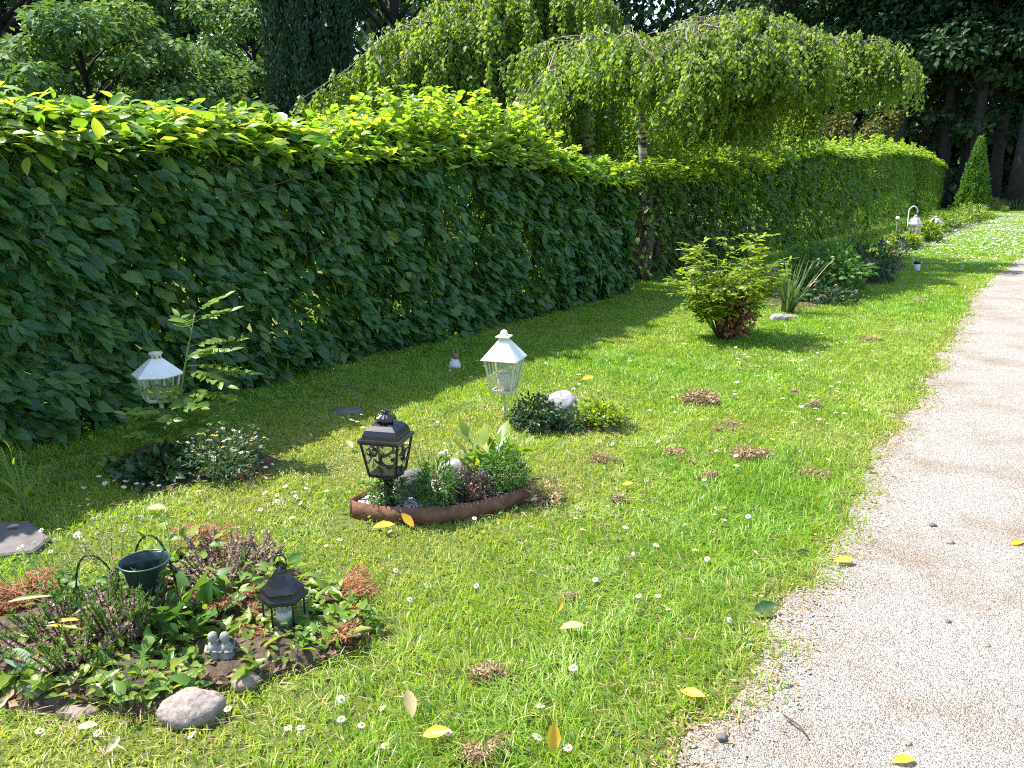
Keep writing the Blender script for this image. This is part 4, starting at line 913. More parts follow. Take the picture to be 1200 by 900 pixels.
def pleated_frond():
    root = thing('pleated_leaf', 'pale green pleated leaf hanging at the left edge of the front bed', 'leaf', at(6, 800)[:2] + (.07,))
    b = MB(); n = 13; V = []
    for i in range(n * 2 + 1):
        t = i / (n * 2); w_ = .022 * math.sin(PI * min(1, t * .9 + .1)) ** .7; p = VR * (.105 * t) - VF * (.03 * t) + np.array([0, 0, .015 * math.sin(t * 2.2) - .055 * t * t]); z = .0035 * (i % 2)
        s_ = nrm(VF * .7 + np.array([0, 0, .7])) ; f_ = VR * .012
        V += [p - s_ * w_ + f_, p + np.array([0, 0, z]), p + s_ * w_ + f_]
    fs = [[3 * i + j, 3 * i + j + 1, 3 * i + j + 4, 3 * i + j + 3] for i in range(n * 2) for j in (0, 1)]
    b.add(np.array(V), [fs], .5, smooth=False); part('leaf_blade', b, M['fern'], root)
    s = MB(); s.tube([np.array([0, 0, -.06]) - VR * .03, -VR * .02 + np.array([0, 0, -.02]), (0, 0, 0)], .0016, 5); part('stalk', s, M['redstem'], root)
pleated_frond()
# blue forget-me-nots
r_, PL, _ = plant('forget_me_not', 'pale blue forget me nots growing behind the wire loop in the lawn', 'flower', 128, 650, dict(n=14, h=.10, base_r=.07, lean=.35, nl=5, ls=.02), M['midleaf'], 'lance', sr=.0009)
flowers(r_, tips(PL), .008, 5, 'bluepetal')
r_, PL, _ = plant('white_wildflower', 'small white wildflowers beside the grey slab', 'flower', 66, 652, dict(n=9, h=.07, base_r=.07, lean=.4, nl=4, ls=.018), M['midleaf'], 'lance', sr=.0009)
flowers(r_, tips(PL), .011, 6, 'petal')

def stone(label, px, py, w_, d_, h_, m, seed, name='stone', sink=.3, rz=0.0, amp=.22, group=None, z=0.0, sub=3):
    b = MB(); k = 1 / ppm(px, py); b.rock((0, 0, 0), (w_ * k, d_ * k, h_ * k), seed, amp, sub, rz=rz + TH)
    o = part(name, b, M[m]); o.location = at(px, py, z)[:2] + (h_ * k * (.5 - sink) + z,)
    return tag(o, label, 'stone', group)
stone('largest round pinkish granite stone at the front of the left bed', 226, 840, 76, 58, 46, 'granite', 3, sink=.3)
stone('small brown stone right of the largest round stone', 289, 806, 32, 28, 26, 'brownstone', 5, sink=.25)
stone('flat earthy stone half buried at the shaded front of the left bed', 42, 815, 64, 40, 40, 'brownstone', 8, sink=.35)
stone('low grey stone in the grass left of the largest round stone', 92, 838, 50, 26, 18, 'brownstone', 9, sink=.35)
stone('pale flat stone behind the leaves right of the hexagonal lantern', 418, 722, 40, 26, 14, 'granite', 11, sink=.3)
stone('pinkish stone behind the pale angel figurine', 238, 768, 36, 28, 26, 'granite', 13, sink=.3)
stone('flat pink stone in front of the large dark leaves', 200, 772, 40, 26, 14, 'granite', 14, sink=.3)
# slab
b = MB(); c = np.array(SLAB); cen = c.mean(0); n = len(c)
V = np.vstack([np.c_[c * .995 + cen * .005, np.full(n, -.01)], np.c_[c, np.full(n, .014)], np.c_[c + (cen - c) * .04, np.full(n, .02)]]) - np.array([cen[0], cen[1], 0])
b.add(V, [[[j * n + i, j * n + (i + 1) % n, (j + 1) * n + (i + 1) % n, (j + 1) * n + i] for j in (0, 1) for i in range(n)], [[2 * n + i for i in range(n)]]], smooth=False)
o = part('paving_slab', b, M['slab']); o.location = (cen[0], cen[1], 0); tag(o, 'flat grey paving slab let into the lawn at the left edge', 'slab')

# vase
def vase():
    x, y, _ = at(179, 738); dz = .05; root = thing('flower_vase', 'dark green trumpet shaped grave vase with a wide pale rim', 'vase', (x, y, dz)); k = .9 / ppm(172, 740)
    b = MB(); pr = [(.001, -.1), (.008, -.05), (17 * k, .005), (19 * k, .03), (21.5 * k, .09), (25 * k, .125), (29.5 * k, .148), (30 * k, .15), (28.5 * k, .149), (24 * k, .125), (20 * k, .09), (17 * k, .035), (.001, .032)]
    b.lathe(pr, 36, cap=True); part('body', b, M['greenmetal'], root)
    b = MB(); a = np.linspace(0, 2 * PI, 48, endpoint=False); b.tube(np.stack([30.2 * k * np.cos(a), 30.2 * k * np.sin(a), .1505 + 0 * a], 1), .0026, 6, closed=True); part('rim', b, M['rimgreen'], root)
    b = MB(); b.lathe([(.001, .105), (21 * k, .107), (.001, .109)], 20, cap=False); part('earth_fill', b, M['soil'], root)
vase()
def hoop(label, p0, p1, hgt, side, seed):
    root = thing('wire_hoop', label, 'wire hoop', p0[:2] + (0,)); b = MB()
    t = np.linspace(0, 1, 26); a = np.array([0, 0, 0.]); e = np.array(p1) - np.array(p0); e[2] = 0
    P = np.outer((1 - np.cos(PI * t)) / 2, e) + np.outer(np.sin(PI * t) ** .75 * hgt, [0, 0, 1]) + np.outer(np.sin(PI * t), side)
    for ph in (0, PI):                                        # two twisted strands
        q = P + np.stack([np.cos(t * 44 + ph), np.sin(t * 44 + ph), 0 * t], 1) * .0018
        b.tube(q, .0019, 5)
    part('twisted_wire', b, M['greytwig'] if False else M['greenmetal'], root)
hoop('tall twisted wire hoop arching left of the green vase', at(98, 742), at(156, 742), .225, -VR * .02, 1)
hoop('twisted wire hoop arching behind the green vase', at(160, 724), at(212, 724), .245, VR * .0, 2)

# lanterns
def ring_handle(b, z, r, w_, n=20):
    a = np.linspace(0, 2 * PI, n, endpoint=False); b.tube(np.stack([r * np.cos(a), 0 * a, z + r * np.sin(a) * 1.25], 1), w_, 6, closed=True)
def ngon(n, r, z, rz): return [np.array([r * math.cos(rz + i * 2 * PI / n), r * math.sin(rz + i * 2 * PI / n), z]) for i in range(n)]
def lantern_body(root, n, rb, rt, zb, zt, rz, mframe, fw, candle=True, mull=0, door=True):
    """frame, panes and candle of a lantern with n sides"""
    lo, hi = ngon(n, rb, zb, rz), ngon(n, rt, zt, rz); b = MB()
    for i in range(n):
        b.bar(lo[i], hi[i], fw); b.bar(lo[i], lo[(i + 1) % n], fw * 1.1); b.bar(hi[i], hi[(i + 1) % n], fw * 1.1)
    part('frame', b, mframe, root)
    for i in range(n):
        j = (i + 1) % n; g = MB(); c0 = (lo[i] + lo[j] + hi[i] + hi[j]) / 4; nn = nrm(np.cross(lo[j] - lo[i], hi[i] - lo[i])) * .0008
        q = [c0 + (v - c0) * .96 for v in (lo[i], lo[j], hi[j], hi[i])]
        g.add(np.array([v - nn for v in q] + [v + nn for v in q]), [[[0, 1, 2, 3], [7, 6, 5, 4], [0, 4, 5, 1], [1, 5, 6, 2], [2, 6, 7, 3], [3, 7, 4, 0]]], smooth=False)
        pn = part('glass_pane', g, M['glass'], root)
        if mull:
            mb_ = MB()
            for k in range(1, mull + 1):
                f = k / (mull + 1); mb_.bar(lo[i] * (1 - f) + lo[j] * f, hi[i] * (1 - f) + hi[j] * f, fw * .45)
            mb_.bar(lo[i] * .55 + hi[i] * .45, lo[j] * .55 + hi[j] * .45, fw * .45); part('glazing_bars', mb_, mframe, pn)
    bs = MB(); bs.lathe([(rb * 1.02, zb - fw * 1.2), (rb * 1.04, zb - fw * .5), (rb * .98, zb - fw * .45)], n, rz=rz, smooth=False); part('base_plate', bs, mframe, root)
    if candle:
        cb = MB(); rr = min(rb, rt) * .42; hh = (zt - zb) * .5; cb.lathe([(rr, zb), (rr, zb + hh), (rr * .8, zb + hh + .002), (.001, zb + hh - .003)], 20); cb.tube([(0, 0, zb + hh - .004), (.001, 0, zb + hh + .006)], .0008, 4); part('candle', cb, M['wax'], root)
def hex_lantern():
    x, y, _ = at(335, 742); k = 1 / ppm(335, 742); root = thing('grave_lantern', 'small black hexagonal lantern with a tiered roof and ring in the front bed', 'lantern', (x, y, .012), TH)
    rz = R(12); k *= 1.0; lantern_body(root, 6, 23 * k, 23 * k, .012, .098, rz, M['black'], .0045)
    b = MB(); b.lathe([(28 * k, .095), (28.5 * k, .098), (28 * k, .106), (24.5 * k, .112), (24 * k, .120), (25 * k, .123), (18 * k, .136), (13 * k, .150), (9.5 * k, .162), (8.5 * k, .168), (.001, .169)], 6, rz=rz, smooth=False); part('roof', b, M['black'], root)
    b = MB(); b.lathe([(6 * k, .166), (7 * k, .170), (4 * k, .175), (3 * k, .18), (.001, .182)], 14); ring_handle(b, .194, 7 * k, .0028); part('ring', b, M['black'], root)
hex_lantern()
def angels():
    root = thing('angel_figurine', 'pair of small pale weathered angel figures with folded wings in the front bed', 'figurine', at(260, 784)[:2] + (.022,), TH); k = 1.3 / ppm(262, 782)
    for sx in (-1, 1):
        b = MB(); cx = sx * 5.4 * k
        pr = [(6.5, 0), (7.2, 2), (6.6, 7), (5.2, 12), (5.6, 15), (4.2, 18), (2.4, 19), (2.5, 19.8), (3.7, 21.5), (4.2, 24), (4.3, 25.5), (3.5, 27.6), (1.8, 28.8), (.05, 29.2)]
        b.lathe([(r * k, z * k) for r, z in pr], 18, c=(cx, 0, 0)); o = part('body', b, M['statue'], root)
        for s2 in (-1, 1): b2 = MB(); b2.tube([(cx + s2 * 5.2 * k, 0, 16 * k), (cx + s2 * 5.8 * k, -4 * k, 11.5 * k), (cx + s2 * 1.2 * k, -6.6 * k, 13 * k)], [2 * k, 1.8 * k, 1.4 * k], 8); part('arm', b2, M['statue'], o)
        wb = MB()
        for s2 in (-1, 1):
            V = np.array([(cx + s2 * 1.2 * k, 5 * k, 8 * k), (cx + s2 * 6.5 * k, 7 * k, 19 * k), (cx + s2 * 5 * k, 6.4 * k, 8 * k), (cx + s2 * 3 * k, 6 * k, 3 * k)])
            wb.add(np.vstack([V, V + (0, 1.6 * k, 0)]), [[[0, 1, 2, 3], [7, 6, 5, 4], [0, 4, 5, 1], [1, 5, 6, 2], [2, 6, 7, 3], [3, 7, 4, 0]]])
        part('wings', wb, M['statue'], o)
angels()

# ---- plot B, the boat shaped bed
def inboat(u, v, z=0.0):                                          # u along, v towards the back
    p = T_ + BD * BL * u - BN * v; return (p[0], p[1], z)
def boat_fill():
    c = np.array(POLY); cen = c.mean(0); n = len(c); b = MB(); V = np.vstack([np.c_[cen + (c - cen) * r, np.full(n, z)] for r, z in ((.985, .0), (.975, .042), (.7, .045), (.3, .047))])
    V[n:, 2] += .006 * (vnoise(V[n:, 0] * 40, V[n:, 1] * 40, 3) - .5)
    b.add(V, [[[j * n + i, j * n + (i + 1) % n, (j + 1) * n + (i + 1) % n, (j + 1) * n + i] for j in range(3) for i in range(n)], [[3 * n + i for i in range(n)]]])
    tag(part('soil_bed', b, M['soil']), kind='structure')
    b = MB(); k = 0; u = RG.random(2600); v = RG.uniform(-.13, .19, 2600); P = T_ + np.outer(u * BL, BD) - np.outer(v, BN)
    ok = inpoly(P[:, 0], P[:, 1], [tuple(cen + (p - cen) * .95) for p in c]) & (RG.random(2600) < np.where(u < .5, 1, .25))
    for p, s in zip(P[ok], .0045 + .007 * RG.random(ok.sum()) ** 2):
        a = RG.random() * 6.28; T = np.array([(1, 0, 0), (0, .8, 0), (-1, 0, 0), (0, -.8, 0), (0, 0, .6), (0, 0, -.6), (.6, .5, .3), (-.6, .45, .25), (-.5, -.5, .3), (.55, -.5, .28)]) * (1 + RG.uniform(-.2, .2, (10, 3)))
        ca, sa = math.cos(a), math.sin(a); V = np.c_[T[:, 0] * ca - T[:, 1] * sa, T[:, 0] * sa + T[:, 1] * ca, T[:, 2]] * s + (p[0], p[1], .049)
        b.add(V, [[[4, 6, 7], [4, 7, 8], [4, 8, 9], [4, 9, 6], [0, 1, 6], [1, 7, 6], [1, 2, 7], [2, 8, 7], [2, 3, 8], [3, 9, 8], [3, 0, 9], [0, 6, 9]]])
    tag(part('white_gravel', b, M['whitepebble']), 'white pebbles filling the pointed end of the boat shaped bed', 'gravel', kind='stuff')
boat_fill()
def black_lantern():
    px, py = 456, 592; x, y, _ = at(px, py, .045); k = 1 / ppm(px, py); root = thing('grave_lantern', 'black square lantern with a domed roof and leaf scroll panes in the boat shaped bed', 'lantern', (x, y, .04))
    rz = TH + R(45) - R(14); zb, zt = .132, .252
    k *= .9; lantern_body(root, 4, 22 * k * 1.1, 30 * k * 1.12, zb, zt, rz, M['black'], .0065, candle=False)
    b = MB(); b.lathe([(37 * k, zt), (37.5 * k, zt + .004), (37 * k, zt + .011), (32 * k, zt + .013), (31 * k, zt + .026), (27.5 * k, zt + .042), (20 * k, zt + .056), (11 * k, zt + .063), (.001, zt + .064)], 4, rz=rz, smooth=False); part('roof', b, M['black'], root)
    b = MB(); b.lathe([(9 * k, zt + .059), (8 * k, zt + .07), (7 * k, zt + .074)], 16)
    n = 24; prof = [(12.5, .072), (11, .079), (6, .088), (3, .092)]
    a = np.arange(n) * 2 * PI / n; V = np.concatenate([np.stack([k * r * (1 + .07 * (i % 2 == 0) * (-1) ** np.arange(n)) * np.cos(a), k * r * (1 + .07 * (-1) ** np.arange(n)) * np.sin(a), zt + z + 0 * a], 1) for i, (r, z) in enumerate(prof)])
    b.add(V, [[[j * n + i, j * n + (i + 1) % n, (j + 1) * n + (i + 1) % n, (j + 1) * n + i] for j in range(3) for i in range(n)]], smooth=False)
    b.lathe([(3 * k, zt + .09), (4 * k, zt + .094), (3 * k, zt + .099), (1.5 * k, zt + .102), (.001, zt + .104)], 12); part('fluted_cap', b, M['black'], root)
    b = MB(); aa = np.linspace(-.2, PI + .2, 16); q = nrm(VR); b.tube(np.outer(13 * k * np.cos(aa), q) + np.outer(zt + .068 + .035 * np.sin(aa), [0, 0, 1]) - VF * .004, .0016, 5); part('wire_handle', b, M['black'], root)
    lo, hi = ngon(4, 22 * k * 1.1, zb, rz), ngon(4, 30 * k * 1.12, zt, rz)
    for i in range(4):
        j = (i + 1) % 4; b = MB()
        def pt(u, v): 
            p = (lo[i] * (1 - u) + lo[j] * u) * (1 - v) + (hi[i] * (1 - u) + hi[j] * u) * v; return p * np.array([1.04, 1.04, 1])
        C = [(.1, .72), (.25, .6), (.38, .66), (.45, .8), (.35, .85), (.28, .76)]; D = [(.95, .45), (.8, .32), (.62, .36), (.5, .5), (.55, .66), (.72, .7), (.85, .62)]; E_c = [(.3, .55), (.42, .42), (.6, .36)]
        for cv, ww in ((C, .0042), (D, .0052), (E_c, .0042), ([(.35, .1), (.5, .2), (.6, .08)], .003), ([(.5, .04), (.45, .24), (.38, .3)], .0028)):
            pp = np.array([pt(*c) for c in cv]); tt = np.linspace(0, len(cv) - 1, 14); pp = np.stack([np.interp(tt, range(len(cv)), pp[:, q]) for q in range(3)], 1); b.tube(pp, ww * np.sin(np.linspace(.35, PI - .15, 14)), 6)
        for (u, v, du, dv) in ((.2, .62, .14, .16), (.45, .5, .16, -.1), (.72, .34, .14, -.12), (.6, .62, -.14, .14), (.85, .5, .08, .2), (.32, .8, .14, .1)):
            b.leaves([pt(u, v)], [pt(u + du, v + dv) - pt(u, v)], [nrm(pt(.5, .5) * (1, 1, 0))], [.021], 'ovate')
        part('leaf_scroll', b, M['black'], root)
    b = MB(); b.lathe([(14 * k, 0), (13 * k, .01), (6 * k, .02), (5 * k, .06), (6 * k, .1), (12 * k, .118), (20 * k, .125)], 20); part('foot', b, M['black'], root)
black_lantern()
def ball_bush(name, label, px, py, w_, h_, n, lsz, m, tpl='ovate', wid=.8, z=.045, sq=1.0, group=None, cat='shrub', twigs=24, mt='twig', up=.3):
    """small shrub: leaves on a lumpy ball of twigs"""
    k = 1 / ppm(px, py); rr, hh = w_ * k / 2, h_ * k; root = thing(name, label, cat, at(px, py, z)[:2] + (z,), 0, group)
    d = nrm(RG.normal(0, 1, (n, 3))); r = 1 - .6 * RG.random(n) ** 1.6; lump = 1 + .5 * (vnoise(d[:, 0] * 2.6 + px, d[:, 1] * 2.6 + d[:, 2] * 2 + py, 81) - .5) + .3 * (vnoise(d[:, 0] * 6, d[:, 1] * 6 + d[:, 2] * 5, 82) - .5)
    P = np.stack([d[:, 0] * rr, d[:, 1] * rr * sq, hh * .5 + d[:, 2] * hh * .5], 1) * (r * lump)[:, None] + np.array([0, 0, hh * .5]) * (1 - (r * lump)[:, None]) * .6; P[:, 2] = np.maximum(P[:, 2], .003)
    A = d * .8 + np.array([0, 0, up]) + RG.normal(0, .45, (n, 3)); N = d * .5 + (0, 0, .8) + RG.normal(0, .4, (n, 3))
    lb, tb = MB(), MB(); lb.leaves(P, A, N, lsz * RG.uniform(.6, 1.2, n), tpl, wid=wid)
    for i in range(twigs):
        e = P[RG.integers(n)] * .9; tb.tube([(RG.normal(0, rr * .12), RG.normal(0, rr * .12), -.02), e * (.4, .4, .5) + RG.normal(0, rr * .05, 3), e], [hh * .018, hh * .012, hh * .005], 4)
    part('foliage', lb, m if not isinstance(m, str) else M[m], root); part('stems', tb, M[mt], root)
    return root, P, d
ball_bush('box_bush', 'small dark box bush at the foot of the black lantern', 454, 592, 46, 40, 700, .014, 'midleaf', z=.042)
ball_bush('bushy_plant', 'bright green feathery plant left of the purple plant in the boat bed', 511, 589, 54, 48, 1500, .022, 'midleaf', 'lance', 1.1)
ball_bush('bushy_plant', 'bright green feathery plant at the right end of the boat bed', 592, 574, 58, 50, 1700, .022, 'midleaf', 'lance', 1.1)
r_, P_, d_ = ball_bush('purple_plant', 'low dark purple leaved plant between the two feathery green plants', 552, 584, 52, 30, 1100, .015, 'purple', 'ovate', .8, mt='redstem')
b = MB(); q = P_[(P_[:, 2] > np.quantile(P_[:, 2], .8))][:14]; flowers(r_, q + (0, 0, .006), .009, 5, 'violet')
plant('broad_leaf_plant', 'lime green plant with long upright leaves at the back of the boat bed', 'plant', 575, 560, dict(n=9, h=.16, base_r=.035, lean=.55, nl=5, ls=.105, start=.3, leafdroop=.0, up=.75, taper=.2), M['bright'], 'lance', sr=.003, wid=2.2, z=.045)
r_, PL, _ = plant('white_flower_plant', 'plant with white double flowers leaning left at the back of the boat bed', 'flower', 537, 556, dict(n=7, h=.135, base_r=.025, lean=.6, nl=5, ls=.05, face=-VR * .8), M['bright'], 'ovate', sr=.0018, z=.045)
flowers(r_, tips(PL)[:6], .017, 6, 'petal', dbl=3, centre=False)
stone('round dark slate stone leaning inside the boat bed beside the box bush', 484, 583, 40, 28, 46, 'darkstone', 21, sink=.25, z=.035)
stone('pale pinkish stone lying behind the feathery plants of the boat bed', 533, 563, 40, 30, 32, 'palestone', 22, sink=.2, z=.04)
ball_bush('bushy_plant', 'patch of short brown moss and sprigs just outside the right end of the boat bed', 638, 590, 44, 30, 500, .02, 'moss', 'thin', 1.5, z=0)
plant('low_weed', 'thin wild plant with small leaves behind the feathery plants of the boat bed', 'plant', 505, 545, dict(n=18, h=.13, base_r=.07, lean=.45, nl=12, ls=.014), M['midleaf'], 'lance', sr=.0009)

# ---- plot C
def square_white_lantern():
    px, py = 591, 494; x, y, _ = at(px, py); k = 1 / ppm(px, py); root = thing('grave_lantern', 'white square lantern with a hipped roof standing on a thin stake', 'lantern', (x, y, 0)); rz = TH + R(45) - R(18); k *= .94
    zb, zt = .165, .325; lantern_body(root, 4, 15 * k * 1.15, 24 * k * 1.12, zb, zt, rz, M['cream'], .008, True, 2)
    b = MB(); b.lathe([(31.5 * k, zt - .004), (32 * k, zt - .001), (31.5 * k, zt + .002), (9.5 * k, zt + .085), (9 * k, zt + .087), (.001, zt + .088)], 4, rz=rz, smooth=False); part('roof', b, M['white'], root)
    b = MB(); b.lathe([(8 * k, zt + .084), (8 * k, zt + .104)], 4, rz=rz, smooth=False); part('vent', b, M['cream'], root)
    b = MB(); b.lathe([(11.5 * k, zt + .103), (12 * k, zt + .106), (11.5 * k, zt + .11)], 4, rz=rz, smooth=False); b.ball((0, 0, zt + .121), 4.6 * k, n=8); part('cap', b, M['white'], root)
    b = MB(); b.tube([(0, 0, -.02), (.002, 0, .08), (0, 0, zb - .004)], .0055, 8); part('stake', b, M['cream'], root)
square_white_lantern()
ball_bush('bushy_plant', 'dark green cushion plant at the foot of the white stake lantern', 627, 503, 62, 38, 1500, .022, 'darkleaf', 'ovate', .7, z=0)
ball_bush('bushy_plant', 'small dark green plant in front of the grey stone beyond the boat bed', 668, 505, 40, 22, 500, .02, 'darkleaf', 'ovate', .7, z=0)
stone('rounded grey stone between the cushion plant and the yellow green plant', 659, 490, 44, 36, 40, 'greystone', 31, sink=.2)
ball_bush('bushy_plant', 'yellow green flowering plant right of the grey stone', 704, 500, 58, 34, 900, .026, 'nandina', 'ovate', .8, z=0, twigs=40)
plant('dry_twigs', 'curled dry brown twigs and leaves at the right end of the stone bed', 'twigs', 722, 505, dict(n=16, h=.08, base_r=.06, lean=1.1, nl=4, ls=.025), M['brown_leaf'], 'lance', M['greytwig'], .0016)
b = MB(); k = 1 / ppm(690, 470)
# ---- plot D, by the hedge
def hex_white_lantern():
    px, py = 194, 519; x, y, _ = at(px, py); k = 1 / ppm(px, py); root = thing('grave_lantern', 'white six sided lantern on a post under the hedge half hidden by a rowan sapling', 'lantern', (x, y, 0)); rz = TH + R(9)
    k *= .92; zb, zt = .215, .325; lantern_body(root, 6, 19 * k, 25.5 * k, zb, zt, rz, M['cream'], .0085, True)
    b = MB(); b.lathe([(31 * k, zt - .004), (31.5 * k, zt), (31 * k, zt + .003), (7.5 * k, zt + .072), (.001, zt + .074)], 6, rz=rz, smooth=False); part('roof', b, M['white'], root)
    b = MB(); b.lathe([(7 * k, zt + .07), (7 * k, zt + .092)], 12); b.lathe([(8.5 * k, zt + .091), (8 * k, zt + .098), (3 * k, zt + .102), (.001, zt + .103)], 12); part('vent', b, M['cream'], root)
    b = MB()
    for i in range(8): b.box((7.05 * k * math.cos(i * PI / 4), 7.05 * k * math.sin(i * PI / 4), zt + .08), (.0012, .007, .008), i * PI / 4)
    part('vent_holes', b, M['black'], root)
    b = MB(); b.tube([(0, 0, -.02), (0, 0, zb - .008)], .009, 8); part('post', b, M['cream'], root)
hex_white_lantern()
def rowan():
    px, py = 212, 542; x, y, _ = at(px, py); root = thing('rowan_sapling', 'rowan sapling with feathered leaves whose sunlit tip rises above the six sided lantern', 'sapling', (x, y, 0)); k = 1 / ppm(px, py)
    tb, lb = MB(), MB(); main = [np.array([0, 0, 0.]), VR * 2 * k + np.array([0, 0, .15]), VR * 10 * k + np.array([0, 0, .33]), VR * 24 * k + np.array([0, 0, .52]), VR * 34 * k + np.array([0, 0, .64])]
    main = [np.asarray(p) for p in main]; tb.tube(main, [.0065, .0055, .0045, .003, .0016], 6); M_ = np.array(main)
    def frond(b0, d, ln, npair, ls):
        t = np.linspace(0, 1, 7)[:, None]; pl = b0 + d * ln * t + np.array([0, 0, -.25]) * ln * t * t; tb.tube(pl, np.linspace(.0018, .0008, 7), 4); sd = nrm(np.cross(d, [0, 0, 1.]))
        for kk in range(npair):
            t0 = .25 + .72 * kk / npair; q = np.array([np.interp(t0, t[:, 0], pl[:, j]) for j in range(3)])
            for sg in (-1, 1): lb.leaves([q], [d * .5 + sg * sd + RG.normal(0, .1, 3)], [np.array([0, 0, 1.]) + RG.normal(0, .2, 3) - VF * .5], [ls * RG.uniform(.8, 1.1)], 'lance', wid=2.1)
        lb.leaves([pl[-1]], [d], [np.array([0, 0, 1.]) - VF * .5], [ls], 'lance', wid=1.6)
    for z0, az, el, ln in ((.1, 2.6, .5, .2), (.14, -.4, .4, .2), (.18, 3.5, .5, .22), (.2, .6, .4, .2), (.24, 2.9, .6, .22), (.28, -.2, .3, .22), (.36, .3, .3, .24), (.42, .1, .1, .26), (.44, 1.2, .4, .14), (.5, .15, .35, .2), (.57, 2.6, .8, .1), (.6, .4, .5, .17), (.64, .1, .7, .15), (.12, 4.4, .4, .18), (.22, 4.9, .3, .17), (.16, 5.5, .3, .2), (.3, 4.2, .5, .12), (.26, 5.6, .3, .17), (.08, 3.1, .7, .2), (.1, 1.2, .6, .2), (.2, 3.9, .5, .18), (.16, .1, .5, .22), (.13, 4.0, .4, .2), (.21, 5.9, .2, .2), (.4, -.3, .0, .2), (.24, 2.2, .6, .2), (.3, .0, .2, .18), (.28, 5.2, .2, .15), (.46, .5, .3, .18), (.2, 2.9, .3, .24), (.15, 3.3, .5, .22)):
        i = np.array([np.interp(z0, M_[:, 2], M_[:, j]) for j in range(3)]); d = (VR * math.cos(az) + VF * math.sin(az)) * math.cos(el) + np.array([0, 0, math.sin(el)]); frond(i, d, ln, 6, .058)
    part('stem', tb, M['stem'], root); part('foliage', lb, M['bright'], root)
rowan()
r_, P_, d_ = ball_bush('fleabane_bush', 'bushy fleabane covered with small cream daisies right of the rowan sapling', 268, 558, 92, 54, 1700, .024, 'bluegreen', 'lance', 1.0, z=0, cat='flowering plant', twigs=50, mt='stem')
q = P_[(d_[:, 2] > .1)]; q = q[RG.permutation(len(q))[:95]] * (1.08, 1.08, 1.0) + (0, 0, .02); flowers(r_, q, .0095, 8, 'fleapetal', wid=.7, stalk=.035)
def rosettes(label, px, py, n, rad, ls, m, spread, cat='succulent', name='houseleek'):
    root = thing(name, label, cat, at(px, py)[:2] + (.01,)); b = MB()
    for i in range(n):
        a = i * 2.4; c = np.array([spread * math.sqrt(i / n) * math.cos(a), spread * math.sqrt(i / n) * math.sin(a), 0]); kk = 22; az = np.arange(kk) * 2.4; el = np.linspace(.1, 1.3, kk)
        A = np.stack([np.cos(az) * np.cos(el), np.sin(az) * np.cos(el), np.sin(el)], 1); N = np.stack([-np.cos(az) * np.sin(el), -np.sin(az) * np.sin(el), np.cos(el)], 1); b.leaves(np.tile(c, (kk, 1)), A, N, np.linspace(ls, ls * .4, kk), 'ovate', wid=.8)
    part('rosettes', b, M[m], root)
rosettes('red houseleek rosettes at the sunny edge below the fleabane bush', 288, 561, 5, .03, .028, 'semp', .045)
rosettes('pale green stonecrop rosettes left of the red houseleeks', 247, 565, 9, .02, .024, 'bright', .075, name='stonecrop')
ball_bush('low_shrub', 'dark shaded leaves around the foot of the rowan sapling', 190, 560, 90, 26, 500, .045, 'darkleaf', 'ovate', .8, z=0, twigs=20, cat='plant')
plant('tall_grass', 'single tall grass stalk with blades at the left picture edge', 'grass stalk', 34, 608, dict(n=6, h=.27, base_r=.012, lean=.25, nl=5, ls=.09, start=.1, up=1.2), M['bright'], 'strap', M['stem'], .0035, wid=1.8)
plant('grass_tuft', 'light grass tuft in the hedge shade above the grey slab', 'grass tuft', 84, 563, dict(n=26, h=.07, base_r=.02, lean=.8, nl=0, ls=0, droop=.2), None, None, M['stem'], .0012)
stone('small pale stone at the foot of the rowan sapling', 205, 530, 14, 10, 9, 'palestone', 41, sink=.2)
stone('flat dark stone lying in the hedge shadow above the black lantern', 408, 484, 40, 30, 10, 'darkstone', 42, sink=.35)
def small_animal():
    root = thing('animal_figurine', 'small white and brown seated animal figurine on the lawn under the hedge', 'figurine', at(533, 433)[:2] + (0,), TH); k = 1 / ppm(533, 433)
    b = MB(); b.lathe([(r * k, z * k) for r, z in ((5, 0), (7, 2), (7.5, 5), (6, 9), (4, 12), (3.2, 14), (.05, 14.5))], 16, c=(0, 0, 0)); b.ball((4.5 * k, -3 * k, 2.2 * k), 3.2 * k, n=8); b.ball((-4 * k, -3 * k, 2 * k), 3 * k, n=8); part('body', b, M['dirtwhite'], root)
    b = MB(); b.ball((1 * k, -.8 * k, 16 * k), 4 * k, n=10); b.lathe([(1.4 * k, 0), (1.6 * k, 3 * k), (.0005, 7 * k)], 8, c=(-1.5 * k, 0, 18.5 * k)); b.lathe([(1.4 * k, 0), (1.6 * k, 3 * k), (.0005, 6.5 * k)], 8, c=(3.2 * k, 0, 18.5 * k)); b.ball((1.4 * k, -4 * k, 15 * k), 1.7 * k, n=6); part('head', b, M['browng'], root)
small_animal()

